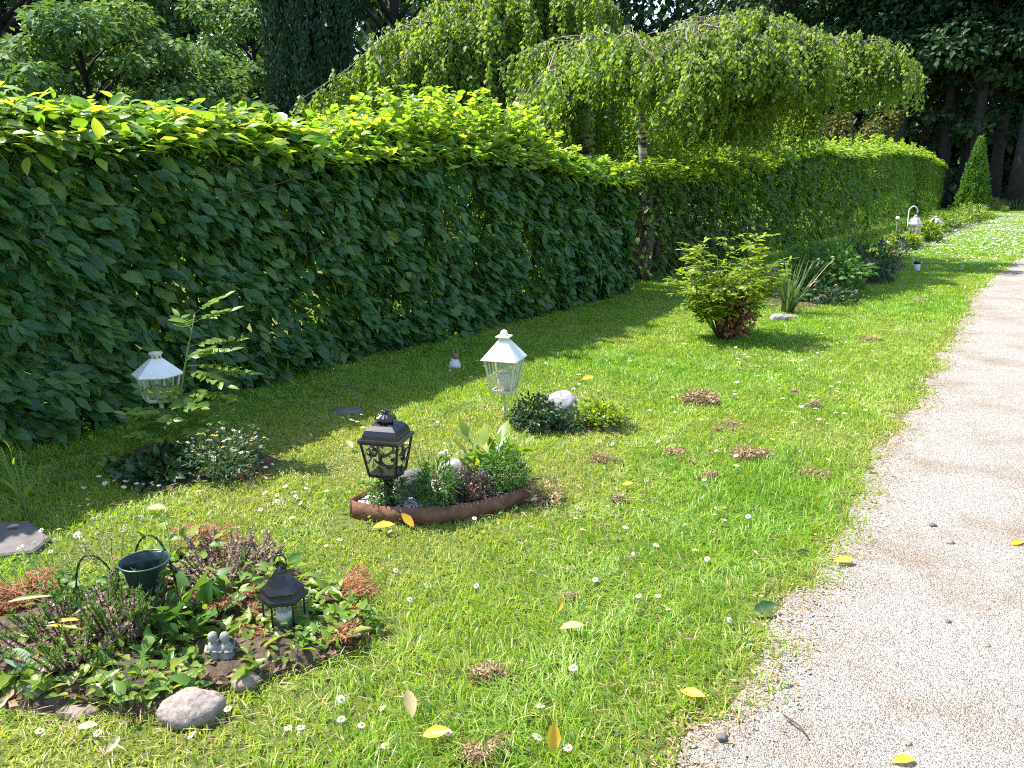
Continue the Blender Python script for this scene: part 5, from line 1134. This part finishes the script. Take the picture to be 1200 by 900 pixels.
# ---- middle shrub
def nandina():
    px, py = 848, 398; x, y, _ = at(px, py); k = 1 / ppm(px, py); root = thing('lime_shrub', 'bushy lime green shrub with brown dead leaves at its base in the lawn', 'shrub', (x, y, 0))
    tb, lb, db = MB(), MB(), MB(); ns = 30; t = np.linspace(0, 1, 7)
    for i in range(ns):
        a = i * 2.4; f = math.sqrt((i + .5) / ns); l = .66 * f * RG.uniform(.8, 1.15); ln = (.76 - .1 * f) * RG.uniform(.65, 1.1); d = np.array([math.cos(a), math.sin(a), 0])
        pl = np.outer(ln * (t * math.sin(l) + .06 * t * t), d) + np.outer(ln * t * math.cos(l), [0, 0, 1]) + d * .03 + RG.normal(0, .01, (7, 3)) * t[:, None]; tb.tube(pl, np.linspace(.006, .0018, 7), 5)
        for j in range(20):                                    # compound leaves
            t0 = RG.uniform(.38, 1); b0 = np.array([np.interp(t0, t, pl[:, q]) for q in range(3)]); az = RG.random() * 6.28; dd = nrm(np.array([math.cos(az), math.sin(az), RG.uniform(-.25, .6)]) + d * .35); l2 = RG.uniform(.05, .13)
            e = b0 + dd * l2; tb.tube([b0, (b0 + e) / 2 + (0, 0, .006), e], [.0013, .001, .0007], 3); sd = nrm(np.cross(dd, [0, 0, 1])); m = 7
            s0 = np.linspace(.3, 1, m); sg = np.where(np.arange(m) % 2, 1, -1)[:, None]; A = dd * .7 + sd * sg * .8 + RG.normal(0, .25, (m, 3)); A[-1] = dd
            lb.leaves(b0 + np.outer(s0 * l2, dd), A, np.array([[0, 0, 1.]]) + RG.normal(0, .25, (m, 3)), .052 * RG.uniform(.7, 1.2, m), 'lance', wid=2.1)
    n = 420; d = nrm(RG.normal(0, 1, (n, 3)) * (1, 1, .9)); P = d * np.array([.14, .14, .16]) * (1 - .6 * RG.random((n, 1))) + (.0, 0, .2) + VR * .05 - VF * .12
    db.leaves(P, d + RG.normal(0, .6, (n, 3)) + (0, 0, -.5), d + RG.normal(0, .5, (n, 3)), .045 * RG.uniform(.6, 1.2, n), 'ovate', wid=.9)
    part('stems', tb, M['twig'], root); part('foliage', lb, M['nandina'], root); part('withered_leaves', db, M['withered'], root, 'clump of withered brown and red leaves')
nandina()
# ---- plot E
def iris():
    root = thing('iris_clump', 'clump of strap leaves with curled dry brown tips right of the lime shrub', 'iris', at(922, 368)[:2] + (.01,)); k = 1 / ppm(915, 368); gb_, db = MB(), MB()
    def strap(b, d, ln, el, bend, wd, tw=0.):
        t = np.linspace(0, 1, 9); P = np.outer(ln * t * math.cos(el) + ln * bend * t ** 3 * .6, d) + np.outer(ln * (t * math.sin(el) - bend * t ** 3), [0, 0, 1]); s_ = nrm(np.cross(d, [0, 0, 1])) * wd
        ww = (1 - t ** 3 * .9)[:, None]; V = np.concatenate([P - s_ * ww, P + np.array([0, 0, -.003]) + d * .002, P + s_ * ww]) + RG.normal(0, .02, 3) * (1, 1, 0)
        b.add(V, [[[j * 9 + i, j * 9 + i + 1, (j + 1) * 9 + i + 1, (j + 1) * 9 + i] for j in (0, 1) for i in range(8)]])
    for i in range(46):
        a = RG.random() * 6.28; strap(gb_, np.array([math.cos(a), math.sin(a), 0]), RG.uniform(.35, .62), RG.uniform(.95, 1.5), RG.uniform(0, .25), RG.uniform(.008, .013))
    for az, ln, el, bd in ((.0, .62, .98, .03), (.1, .54, 1.12, .02), (-.25, .46, .62, .02), (3.0, .5, 1.35, .25), (.2, .46, 1.2, .3)):
        d = nrm(VR * math.cos(az) + VF * math.sin(az)); strap(db, d, ln, el, bd, .008)
        e = d * (ln * math.cos(el) + ln * bd * .6) + np.array([0, 0, ln * (math.sin(el) - bd)]); aa = np.linspace(0, 3.6, 10); db.tube(e + np.outer(.022 * np.sin(aa) * 1.1, d) + np.outer(.024 * (np.cos(aa) - 1) + .022 * np.sin(aa), [0, 0, 1]), np.linspace(.008, .003, 10), 5)
    part('leaves', gb_, M['bluegreen'], root); part('dry_leaves', db, M['dry_strap'], root)
iris()
plant('tall_weed', 'thin tall weed stalk standing in front of the far hedge left of the iris', 'weed', 897, 352, dict(n=4, h=.48, base_r=.02, lean=.15, nl=9, ls=.05, start=.4, up=.7), M['bluegreen'], 'lance', sr=.003)
ball_bush('dark_shrub', 'dark green leafy shrub with glossy leaves in the shade right of the iris', 962, 345, 96, 58, 1500, .075, 'midleaf', 'ovate', .75, z=0, sq=1.2)
ball_bush('dark_shrub', 'low dark green plants between the glossy shrub and the purple pansies', 1010, 330, 80, 40, 1300, .06, 'darkleaf', 'ovate', .7, z=0, sq=1.3)
ball_bush('dark_shrub', 'low dark ground plants at the shaded front edge of the middle bed', 965, 356, 76, 20, 700, .05, 'darkleaf', 'ovate', .7, z=0, sq=.6)
plant('tall_leafy_stalk', 'tall leafy stalk with sunlit top against the far hedge', 'plant', 985, 325, dict(n=6, h=.68, base_r=.05, lean=.28, nl=13, ls=.10, start=.35, up=.35, taper=.3), M['bright'], 'ovate', sr=.005, wid=.7)
def pansies(label, px, py, w_, h_, mp, n, z=0.):
    r_, P_, d_ = ball_bush('pansy_plant', label, px, py, w_, h_, 420, .045, 'midleaf', 'ovate', .7, z=z, cat='flower')
    q = P_[d_[:, 2] > .0][:n] * (1.05, 1.05, 1.05) + (0, 0, .015)
    for mm, sl_ in mp:
        flowers(r_, q[sl_], .035, 5, mm, wid=1.1, centre=mm != 'yellowpetal')
pansies('dark purple pansies mixed with yellow and white ones at the end of the middle bed', 1046, 308, 44, 34, (('darkviolet', slice(0, 18)), ('yellowpetal', slice(18, 22)), ('petal', slice(22, 25))), 26)
pansies('dark purple flowers behind the low plants of the middle bed', 1002, 302, 40, 42, (('darkviolet', slice(0, 16)),), 16)
pansies('single red flower among the shaded leaves of the middle bed', 996, 340, 18, 14, (('redpetal', slice(0, 2)),), 2)
stone('grey stone at the foot of the iris clump', 912, 376, 22, 14, 12, 'greystone', 51, sink=.25)
stone('flat grey brown stone lying right of the lime shrub', 925, 373, 26, 12, 7, 'brownstone', 52, sink=.3)
stone('dark mossy stone in the shade right of the iris', 960, 357, 22, 14, 16, 'darkstone', 53, sink=.25)
def blue_orn(label, px, py, k1):
    k = 1 / ppm(px, py); b = MB(); b.lathe([(r * k * k1, z * k * k1) for r, z in ((2.5, 0), (3, 1), (4.6, 5), (4.2, 10), (2.4, 13), (2.6, 15), (3.4, 17), (2.6, 20), (.05, 21))], 16); o = part('garden_ornament', b, M['bluecer']); o.location = at(px, py)[:2] + (.0,); tag(o, label, 'ornament')
blue_orn('pale blue glazed ornament half hidden left of the iris leaves', 907, 340, 1.3)
r_, PL, _ = plant('bluebell', 'small blue flower beside the iris leaves', 'flower', 930, 352, dict(n=3, h=.16, base_r=.02, lean=.2, nl=3, ls=.05), M['midleaf'], 'lance', sr=.002); flowers(r_, tips(PL), .022, 6, 'violet')
def jar():
    px, py = 1074, 318; k = 1 / ppm(px, py); root = thing('grave_candle', 'small glass grave candle with a dark lid on the lawn before the pansies', 'candle', at(px, py)[:2] + (.005,))
    b = MB(); b.lathe([(r * k, z * k) for r, z in ((3, 0), (3.4, .6), (3.6, 5), (3.2, 8.5))], 16); part('glass_jar', b, M['dirtwhite'], root); b = MB(); b.lathe([(r * k, z * k) for r, z in ((3.6, 8.4), (3.7, 10.5), (2.5, 11.5), (.05, 12))], 16); part('lid', b, M['black'], root)
jar()

# ---- plot F, far
def far_lantern(label, px, py, w_, h_, zb, n, mf, mr, hook=False, stake=True, rooftop=None):
    """lantern of w_ by h_ pixels whose body starts zb pixels above the ground"""
    k = 1 / ppm(px, py); root = thing('grave_lantern', label, 'lantern', at(px, py)[:2] + (0,)); rz = TH + R(20)
    z0, z1 = zb * k, (zb + h_ * .58) * k; lantern_body(root, n, w_ * .34 * k, w_ * .42 * k, z0, z1, rz, mf, .05 * w_ * k, True)
    b = MB(); b.lathe([(w_ * .49 * k, z1), (w_ * .5 * k, z1 + .04 * h_ * k), (w_ * .28 * k, z1 + .24 * h_ * k), (w_ * .14 * k, z1 + .3 * h_ * k), (.001, z1 + .31 * h_ * k)], n, rz=rz, smooth=False); part('roof', b, mr, root)
    b = MB(); b.lathe([(w_ * .1 * k, z1 + .29 * h_ * k), (w_ * .14 * k, z1 + .34 * h_ * k), (w_ * .05 * k, z1 + .39 * h_ * k), (.001, z1 + .42 * h_ * k)], 10); part('finial', b, mr, root)
    if stake and zb > 1: b = MB(); b.tube([(0, 0, -.02), (0, 0, z0)], .012, 6); part('post', b, mf, root)
    return root
far_lantern('white lantern hanging from a curved hook in the far bed', 1069, 289, 17, 29, 8, 6, M['white'], M['greywhite'], stake=False)
def hook():
    px, py = 1060, 291; k = 1 / ppm(px, py); root = thing('shepherd_hook', 'curved pale shepherd hook rising above the hanging white lantern', 'hook', at(px, py)[:2] + (0,)); b = MB(); aa = np.linspace(PI, .0, 12)
    top = 42 * k; P = [np.array([0, 0, -.03]), np.array([0, 0, top * .5]), np.array([0, 0, top])] + [VR * (5 * k + 5 * k * math.cos(a)) + np.array([0, 0, top + 6 * k * math.sin(a)]) for a in aa[1:]] + [VR * 10 * k + np.array([0, 0, top - 3.5 * k])]
    b.tube(P, .012, 6); part('bent_rod', b, M['white'], root)
hook()
far_lantern('small dark roofed lantern below the hanging white lantern', 1056, 294, 12, 17, 0, 4, M['cream'], M['black'])
far_lantern('small black lantern between the purple flowers and the hook', 1032, 300, 12, 22, 0, 4, M['black'], M['black'])
far_lantern('squat white lantern right of the hanging one in the far bed', 1094, 277, 16, 22, 2, 6, M['white'], M['greywhite'])
far_lantern('white lantern with a copper coloured roof left of the conical spruce', 1128, 258, 8, 15, 2, 4, M['white'], M['copper'])
far_lantern('white lantern set low before the conical spruce', 1121, 262, 8, 14, 0, 4, M['white'], M['white'])
far_lantern('white lantern on a post right of the conical spruce', 1184, 245, 9, 13, 6, 4, M['white'], M['white'])
def globe_stick():
    px, py = 1048, 291; k = 1 / ppm(px, py); root = thing('globe_stake', 'white ball on a thin stick left of the shepherd hook', 'garden stake', at(px, py)[:2] + (0,)); b = MB(); b.tube([(0, 0, -.02), (0, 0, 33 * k)], .009, 6); part('stick', b, M['greytwig'], root); b = MB(); b.ball((0, 0, 34.5 * k), 2.4 * k); part('ball', b, M['white'], root)
globe_stick()
pansies('orange red flower in front of the shepherd hook', 1058, 289, 14, 30, (('orangepetal', slice(0, 7)),), 7)
for px, py, w_, h_, lb_ in ((1056, 292, 40, 16, 'light green foliage around the hook and lanterns of the far bed'), (1083, 284, 34, 22, 'light green leafy plant between the hanging and the squat lantern'), (1112, 268, 44, 18, 'light green leafy plant right of the squat white lantern'), (1135, 262, 40, 22, 'leafy green plant in front of the conical spruce'), (1150, 258, 26, 8, 'low light green plant at the right foot of the conical spruce'), (1163, 246, 14, 14, 'small light green bush just right of the conical spruce')):
    ball_bush('leafy_plant', lb_, px, py, w_, h_, 700, .11, 'bright', 'ovate', .6, z=0, cat='plant', sq=1.2, twigs=14)
pansies('yellow flowers low in front of the squat white lantern', 1108, 274, 16, 6, (('yellowpetal', slice(0, 8)),), 8)
pansies('yellow flowers below the white lantern right of the spruce', 1178, 249, 10, 7, (('yellowpetal', slice(0, 10)),), 10)
for px, lb_ in ((1164, 'grey green lavender tuft right of the spruce and dark bowl'), (1172, 'grey green tuft left of the lantern beyond the spruce'), (1193, 'green tuft at the right picture edge beyond the spruce')):
    plant('far_tuft', lb_, 'plant', px, 247, dict(n=30, h=.5, base_r=.25, lean=.5, nl=6, ls=.1), M['bluegreen'], 'lance', sr=.008)
def bowl():
    px, py = 1157, 257; k = 1 / ppm(px, py); root = thing('planter_bowl', 'dark brown planter bowl right of the conical spruce', 'planter', at(px, py)[:2] + (0,)); b = MB(); b.lathe([(r * k, z * k) for r, z in ((4, 0), (5.4, 3), (6, 6.4), (6.2, 7), (5.6, 6.9), (5, 5.6), (.05, 5.4))], 20); part('bowl', b, M['browng'], root); b = MB(); b.lathe([(5.1 * k, 5.7 * k), (2 * k, 6.2 * k), (.05 * k, 6.3 * k)], 14); part('earth_fill', b, M['soil'], root)
bowl()
def spruce():
    px, py = 1137, 254; k = 1 / ppm(px, py); hh = 91 * k; rad = 18 * k; root = thing('conical_spruce', 'dense dwarf spruce clipped to a neat green cone near the far end', 'conifer', at(px, py)[:2] + (0,)); n = 13000
    z = hh * (1 - np.sqrt(RG.random(n) * .999 + .0005)); a = RG.random(n) * 6.2832; rr = rad * (1 - z / hh) ** .82 * (1 - .16 * RG.random(n) ** 2) * (.75 + .25 * np.clip(z / (hh * .12), 0, 1)); rr *= 1 + .3 * (vnoise(a * 4, z * 3.5, 91) - .5) + .3 * (vnoise(a * 9, z * 8, 92) - .5)
    P = np.stack([rr * np.cos(a), rr * np.sin(a), z + .04], 1); A = np.stack([np.cos(a) * .8, np.sin(a) * .8, .7 + 0 * a], 1) + RG.normal(0, .35, (n, 3)); N = np.stack([-np.cos(a) * .4, -np.sin(a) * .4, .9 + 0 * a], 1) + RG.normal(0, .5, (n, 3))
    b = MB(); b.leaves(P, A, N, .10 * RG.uniform(.6, 1.3, n), 'kite', wid=.75); tb = MB(); tb.tube([(0, 0, -.02), (0, 0, hh * .9)], [.06, .01], 8); part('crown', b, M['spruce'], root); part('trunk', tb, M['bark'], root)
spruce()

# ---- moss clods raked out of the lawn, fallen leaves, twigs
def clod(label, px, py, w_, h_, seed, lumps=((0, 0, 1),), m='moss', n=900):
    k = 1 / ppm(px, py); h_ *= 1.25; w_ *= 1.05
    if len(lumps) == 1: lumps = lumps + tuple((RG.normal(0, w_ * .45), RG.normal(0, w_ * .3), RG.uniform(.3, .65)) for _ in range(3))
    root = MB(); P, A, N = [], [], []
    for dx, dy, s in lumps:
        q = int(n * s); d = nrm(RG.normal(0, 1, (q, 3))); d[:, 2] = np.abs(d[:, 2]); r = (.55 + .45 * RG.random(q)) * (1 + .6 * (vnoise(d[:, 0] * 3 + seed, d[:, 1] * 3, 95) - .5))
        c = VR * dx * k + VF * dy * k; P.append(c + (d[:, :1] * VR * w_ * .5 * s + d[:, 1:2] * VF * w_ * .36 * s + d[:, 2:] * np.array([0, 0, h_ * .9 * s])) * k * r[:, None]); A.append(nrm(RG.normal(0, 1, (q, 3)) * (1, 1, .6))); N.append(d + RG.normal(0, .5, (q, 3)))
    P, A, N = map(np.concatenate, (P, A, N)); root.leaves(P, A, N, np.clip(w_ * k * .16, .014, .03) * RG.uniform(.5, 1.2, len(P)), 'thin', wid=1.0)
    o = part('moss_clod', root, M[m]); o.location = at(px, py)[:2] + (.004,); tag(o, label, 'moss clod', 'dry moss clods lying on the lawn')
clod('biggest heap of dry moss on the lawn below the lime shrub', 818, 474, 44, 15, 1, ((0, 0, 1), (8, 1, .7), (-7, -1, .7)), n=1500)
clod('double clod of dry moss in the middle of the lawn near the path', 874, 540, 34, 15, 2, ((0, 0, 1), (20, 6, .7), (-8, 3, .6)), n=1300)
clod('long brown moss clod close to the path edge', 950, 560, 30, 11, 3, ((0, 0, .8), (10, -5, .7), (-10, 4, .5)), 'moss')
clod('flat scrap of moss left of the double clod', 792, 533, 30, 7, 4)
clod('dark little moss clod below the double clod', 834, 562, 20, 9, 5)
clod('pale scrap of moss right of the boat bed', 704, 541, 24, 8, 6)
clod('dark moss clod nearest the far path side of the lawn', 953, 478, 17, 8, 7)
clod('tiny dark moss clod just left of the dark one near the path', 931, 463, 10, 6, 8, n=400)
clod('brown moss clod in the sunny grass of the foreground centre', 572, 796, 46, 14, 9, ((0, 0, 1), (14, 4, .6)), n=1200)
clod('brown moss clod at the bottom edge of the picture', 560, 893, 50, 16, 10, ((0, 0, 1), (22, 14, .7), (24, 30, .5)), n=1300)
clod('straw coloured moss scrap far up the lawn above the biggest heap', 1018, 401, 22, 6, 11, n=500)
clod('flat straw scrap left of the shadow near the far daisies', 1077, 355, 16, 5, 12, n=400)
clod('dark crumb of moss in the grass right of the boat bed', 725, 588, 16, 9, 13, n=400)
clod('small brown moss crumb in the foreground grass left of the yellow leaf', 665, 705, 18, 9, 14, n=400)
clod('moss scrap lying left of the long brown clod', 855, 500, 26, 6, 15, n=500)
def fallen(label, px, py, ln, az, m, tilt=.15, tpl='curl', wid=.8, z=.02, up=0.0):
    k = 1 / ppm(px, py); d = VR * math.cos(az) + VF * math.sin(az); A = d * math.cos(up) + np.array([0, 0, math.sin(up)]); b = MB()
    b.leaves([-A * ln * k * .5 + np.array([0, 0, max(0, math.sin(up)) * ln * k * .5])], [A], [np.array([0, 0, 1.]) + np.cross(d, [0, 0, 1]) * tilt - VF * abs(math.sin(up)) * 2], [ln * k], tpl, RG.random(), wid=wid); b.tube([A * 0 - A * ln * k * .62 + (0, 0, max(0, math.sin(up)) * ln * k * .5), -A * ln * k * .5 + (0, 0, .001 + max(0, math.sin(up)) * ln * k * .5)], .0009, 4)
    o = part('fallen_leaf', b, M[m]); o.location = at(px, py)[:2] + (z,); tag(o, label, 'fallen leaf', 'fallen leaves on the lawn and path')
fallen('bright yellow leaf lying alone on the gravel path near the grass', 988, 664, 27, .05, 'yellow_leaf', .1, z=.016)
fallen('yellow leaf with a white glint on the grassy path edge', 811, 824, 30, -.45, 'yellow_leaf', .3, z=.022)
fallen('yellow leaf at the right edge of the path', 1190, 642, 18, .35, 'yellow_leaf', .4, z=.016)
fallen('yellow leaf at the bottom edge of the picture on the path', 1058, 900, 28, .1, 'yellow_leaf', .1, z=.016)
fallen('pale yellow leaf lying flat in the middle of the foreground lawn', 670, 752, 30, .1, 'pale_leaf', .1, z=.04)
fallen('bleached leaf standing in the foreground grass left of the brown clod', 481, 848, 34, 1.9, 'pale_leaf', .3, z=.035, up=.5)
fallen('olive yellow leaf lying in the grass near the bottom', 512, 878, 34, .1, 'yellow_leaf', .2, z=.035, up=.1)
fallen('upright yellow leaf stuck in the grass at the bottom edge', 648, 892, 36, 1.5, 'yellow_leaf', .1, z=.03, up=1.2)
fallen('white leaf in the short grass at the bottom left', 135, 890, 22, 1.2, 'pale_leaf', .3, z=.03, up=.3)
fallen('bleached leaf left of the front bed edge at the bottom left corner', 4, 842, 22, 1.2, 'pale_leaf', .3, z=.03, up=.3)
fallen('orange yellow leaf leaning against the rusty edging of the boat bed', 478, 622, 22, 2.6, 'yellow_leaf', .3, z=.02, up=.6)
fallen('flat yellow leaf in the grass left of the leaning orange one', 450, 627, 26, .15, 'yellow_leaf', .3, z=.03)
fallen('bleached leaf in the lawn left of the black lantern', 410, 530, 16, 2.3, 'pale_leaf', .3, z=.025, up=.3)
fallen('pale leaf lying on the grey slab', 17, 626, 14, .3, 'pale_leaf', .2, z=.026)
fallen('green curled leaf on the grass edge beside the path', 895, 722, 30, .2, 'darkleaf', .4, z=.02, up=.15)
fallen('dull green leaf at the path edge further up', 940, 655, 18, .1, 'darkleaf', .4, z=.02)
fallen('small green leaf at the path edge under the long moss clod', 1019, 556, 12, .1, 'midleaf', .4, z=.02)
fallen('yellow leaf in the lawn behind the boat bed right of the moss crumb', 735, 576, 14, .3, 'yellow_leaf', .4, z=.03)
fallen('orange leaf curled on the yellow green plant beside the grey stone', 688, 471, 18, .6, 'yellow_leaf', .4, z=.13)
fallen('pale leaf in the lawn above the flat moss scrap near the boat bed', 655, 725, 16, 1.2, 'yellow_leaf', .4, z=.03, up=.3)
fallen('bleached long leaf among the daisies left of the wire hoops', 185, 606, 26, -.15, 'pale_leaf', .3, z=.03)
fallen('broken bleached leaf in the grass at the front edge of the left bed', 105, 866, 24, .1, 'pale_leaf', .3, z=.03)
def twig(label, pts, r):
    P = np.array([np.array(at(px, py)) + (0, 0, .018 + dz) for px, py, dz in pts]); c = P[0].copy(); c[2] = 0; b = MB(); b.tube(P - c, np.linspace(r, r * .5, len(P)), 5); o = part('twig', b, M['twig']); o.location = c; tag(o, label, 'twig')
twig('crooked dark twig lying on the path near the bottom', [(920, 848, .0), (928, 856, .006), (936, 860, .002), (946, 872, .0)], .0028)
twig('straight dry twig lying on the grass right of the front bed', [(370, 770, .01), (400, 764, .02), (430, 760, .02), (452, 758, .012)], .003)
stone('small dark stone on the path beside the grass at the bottom', 846, 866, 13, 10, 9, 'darkstone', 61, 'path_stone', .2, z=.012)
stone('little dark stone on the path right of the lone yellow leaf', 1093, 616, 8, 6, 5, 'darkstone', 62, 'path_stone', .35, z=.012)
stone('little reddish stone on the path beyond the lone yellow leaf', 1113, 636, 10, 7, 6, 'brownstone', 63, 'path_stone', .35, z=.012)
stone('tiny dark stone on the path in the right foreground', 1111, 729, 7, 6, 5, 'darkstone', 64, 'path_stone', .35, z=.012)
stone('brown pebble on the path below the tiny dark stone', 1155, 757, 12, 8, 6, 'brownstone', 65, 'path_stone', .35, z=.012)
stone('brown pebble at the bottom of the path', 1064, 872, 9, 7, 6, 'brownstone', 66, 'path_stone', .35, z=.012)

# ---- daisies
def daisy_meshes(r, hgt):
    pm = MB(); n = 17; c = np.array([[0, 0, hgt]])
    for k in range(n):
        a = 2 * PI * k / n; pm.leaves(c + np.array([[math.cos(a), math.sin(a), 0]]) * r * .22, [[math.cos(a), math.sin(a), .12 * RG.random()]], [[0, 0, 1]], [r * .8], 'lance', wid=1.25)
    cm = MB(); cm.lathe([(r * .32, hgt - .001), (r * .34, hgt + .0015), (r * .22, hgt + .0035), (.0001, hgt + .004)], 10); sm = MB(); sm.tube([(0, 0, -.004), (.002, .001, hgt * .5), (0, 0, hgt - .001)], .0009, 4)
    return pm.mesh('flower_head'), cm.mesh('centre'), sm.mesh('stem')
def far_daisy(r, hgt):
    pm = MB(); n = 8
    for k in range(n):
        a = 2 * PI * k / n; pm.leaves([[0, 0, hgt]], [[math.cos(a), math.sin(a), .1]], [[0, 0, 1]], [r], 'kite', wid=1.0)
    pm.lathe([(r * .36, hgt), (r * .3, hgt + .003), (.0001, hgt + .004)], 7, mi=1); pm.tube([(0, 0, -.004), (0, 0, hgt)], .0009, 3, mi=2)
    me = pm.mesh('daisy'); [me.materials.append(M[k]) for k in ('petal', 'pistil', 'stem')]; return me
NEAR = [daisy_meshes(r, h) for r, h in ((.0100, .038), (.0088, .03), (.0108, .045))]
for a, b_, c_ in NEAR: a.materials.append(M['petal']); b_.materials.append(M['pistil']); c_.materials.append(M['stem'])
FARD = [far_daisy(r, h) for r, h in ((.0105, .036), (.0092, .028), (.0118, .042))]
DL, DG = 'small white daisy with a yellow centre growing in the mown lawn', 'white daisies scattered over the lawn'
pts = [(622, 596), (355, 597), (555, 617), (673, 616), (460, 677), (562, 694), (748, 711), (771, 710), (784, 726), (847, 732), (673, 801), (833, 604), (838, 619), (848, 617), (876, 660), (832, 664), (849, 606), (878, 616), (632, 850), (448, 888), (618, 885), (663, 893), (528, 876), (403, 858), (424, 860), (396, 828), (46, 869), (382, 648), (395, 650), (461, 630), (148, 728),
       (272, 845), (340, 870), (355, 872), (460, 845), (478, 710), (240, 875), (45, 690), (810, 632), (815, 656), (740, 655), (700, 690), (120, 872)]
for cx, cy, sx, sy, n in ((160, 575, 50, 10, 15), (85, 600, 22, 8, 5), (425, 503, 22, 10, 9), (340, 580, 30, 22, 10), (345, 600, 40, 14, 7), (870, 540, 60, 30, 14), (965, 485, 32, 22, 16), (900, 440, 60, 30, 20), (960, 420, 60, 30, 22), (680, 440, 50, 20, 9), (640, 470, 40, 14, 7), (560, 430, 40, 14, 6), (770, 500, 60, 30, 8), (700, 620, 60, 40, 6), (1010, 350, 40, 16, 12), (1085, 345, 26, 10, 9), (870, 425, 40, 12, 9), (480, 520, 50, 24, 6), (300, 560, 16, 8, 3)):
    for _ in range(n): pts.append((cx + RG.normal(0, sx * .6), cy + RG.normal(0, sy * .6)))
first_near = first_far = None; cnt = 0
for px, py in pts:
    x, y, _ = at(px, py)
    if x > float(path_edge(y)) - .04 or any(inpoly(np.array([x]), np.array([y]), bd)[0] for bd in BEDS[:4]): continue
    dist = math.hypot(x, y); kk = int(RG.integers(3)); rzz = RG.random() * 6.28
    if dist < 3.6:
        r_ = thing('daisy', DL, 'daisy', (x, y, 0), rzz, DG); r_.rotation_euler = (RG.normal(0, .3), RG.normal(0, .3), rzz); s = RG.uniform(.85, 1.15); r_.scale = (s, s, s)
        for me, nm in zip(NEAR[kk], ('flower_head', 'centre', 'stem')): part(nm, me, None, r_)
    else:
        o = bpy.data.objects.new('daisy', FARD[kk]); COL.objects.link(o); o.location = (x, y, 0); o.rotation_euler = (RG.normal(0, .16), RG.normal(0, .16), rzz); s = RG.uniform(.9, 1.3); o.scale = (s, s, s); tag(o, DL, 'daisy', DG)
    cnt += 1
def drift():
    b = MB(); n = 7500; x = RG.uniform(-2.4, 1.0, n); y = 12 + 24 * RG.random(n) ** .8
    k = (x < path_edge(y) - .03) & (vnoise(x * 1.6, y * .5, 97) > .5 - .25 * (y > 15)) & (x > -1.9 + .0 * y); x, y = x[k], y[k]; n = len(x); P = np.stack([x, y, RG.uniform(.035, .06, n)], 1)
    for q in range(3):
        az = q * 2 * PI / 3 + RG.random(n) * 6; A = np.stack([np.cos(az), np.sin(az), .1 + 0 * az], 1); b.leaves(P, A, np.array([[0, 0, 1.]]) + RG.normal(0, .2, (n, 3)), .022 * RG.uniform(.8, 1.3, n), 'kite', wid=1.3)
    tag(part('daisy_drift', b, M['petal']), 'dense drift of white daisies in the far lawn beside the path', 'daisies', kind='stuff')
drift()

def litter():
    b = MB()
    for bed_, n in ((BED_A, 5200), (BED_C, 500), (BED_D, 1100), (BED_E, 1400), (BED_F, 500)):
        q = np.array(bed_); lo, hi = q.min(0), q.max(0); x = RG.uniform(lo[0], hi[0], n); y = RG.uniform(lo[1], hi[1], n); k = inpoly(x, y, bed_); x, y = x[k], y[k]; n = len(x); az = RG.random(n) * 6.28
        z = .012 + (.03 * np.clip(1 - np.hypot((x - q[:, 0].mean()) / (hi[0] - lo[0]), (y - q[:, 1].mean()) / (hi[1] - lo[1])) * 2, 0, 1) if bed_ is BED_A else .006)
        b.leaves(np.stack([x, y, z + RG.uniform(0, .012, n)], 1), np.stack([np.cos(az), np.sin(az), RG.uniform(-.2, .6, n)], 1), np.array([[0, 0, 1.]]) + RG.normal(0, .5, (n, 3)), .008 + .03 * RG.random(n) ** 2, 'kite', wid=.8)
    tag(part('leaf_litter', b, M['brown_leaf']), 'dead brown leaf litter covering the soil of the planted beds', 'leaf litter', kind='stuff')
    b = MB()
    for bed_, n in ((BED_A, 2600), (BED_D, 600), (BED_E, 1500), (BED_C, 200)):
        q = np.array(bed_); lo, hi = q.min(0), q.max(0); x = RG.uniform(lo[0], hi[0], n); y = RG.uniform(lo[1], hi[1], n); ang = at(260, 790); k = inpoly(x, y, bed_) & (vnoise(x * 9, y * 9, 99) > .4) & (np.hypot(x - ang[0], y - ang[1]) > .075); x, y = x[k], y[k]; n = len(x); az = RG.random(n) * 6.28
        b.leaves(np.stack([x, y, RG.uniform(.03, .05, n)], 1), np.stack([np.cos(az), np.sin(az), RG.uniform(0, .9, n)], 1), np.array([[0, 0, 1.]]) + RG.normal(0, .4, (n, 3)), .018 + .04 * RG.random(n) ** 1.5, 'ovate', wid=.75)
    tag(part('ground_cover', b, M['bright']), 'small green seedlings and creeping leaves in the planted beds', 'ground cover', kind='stuff')
litter()
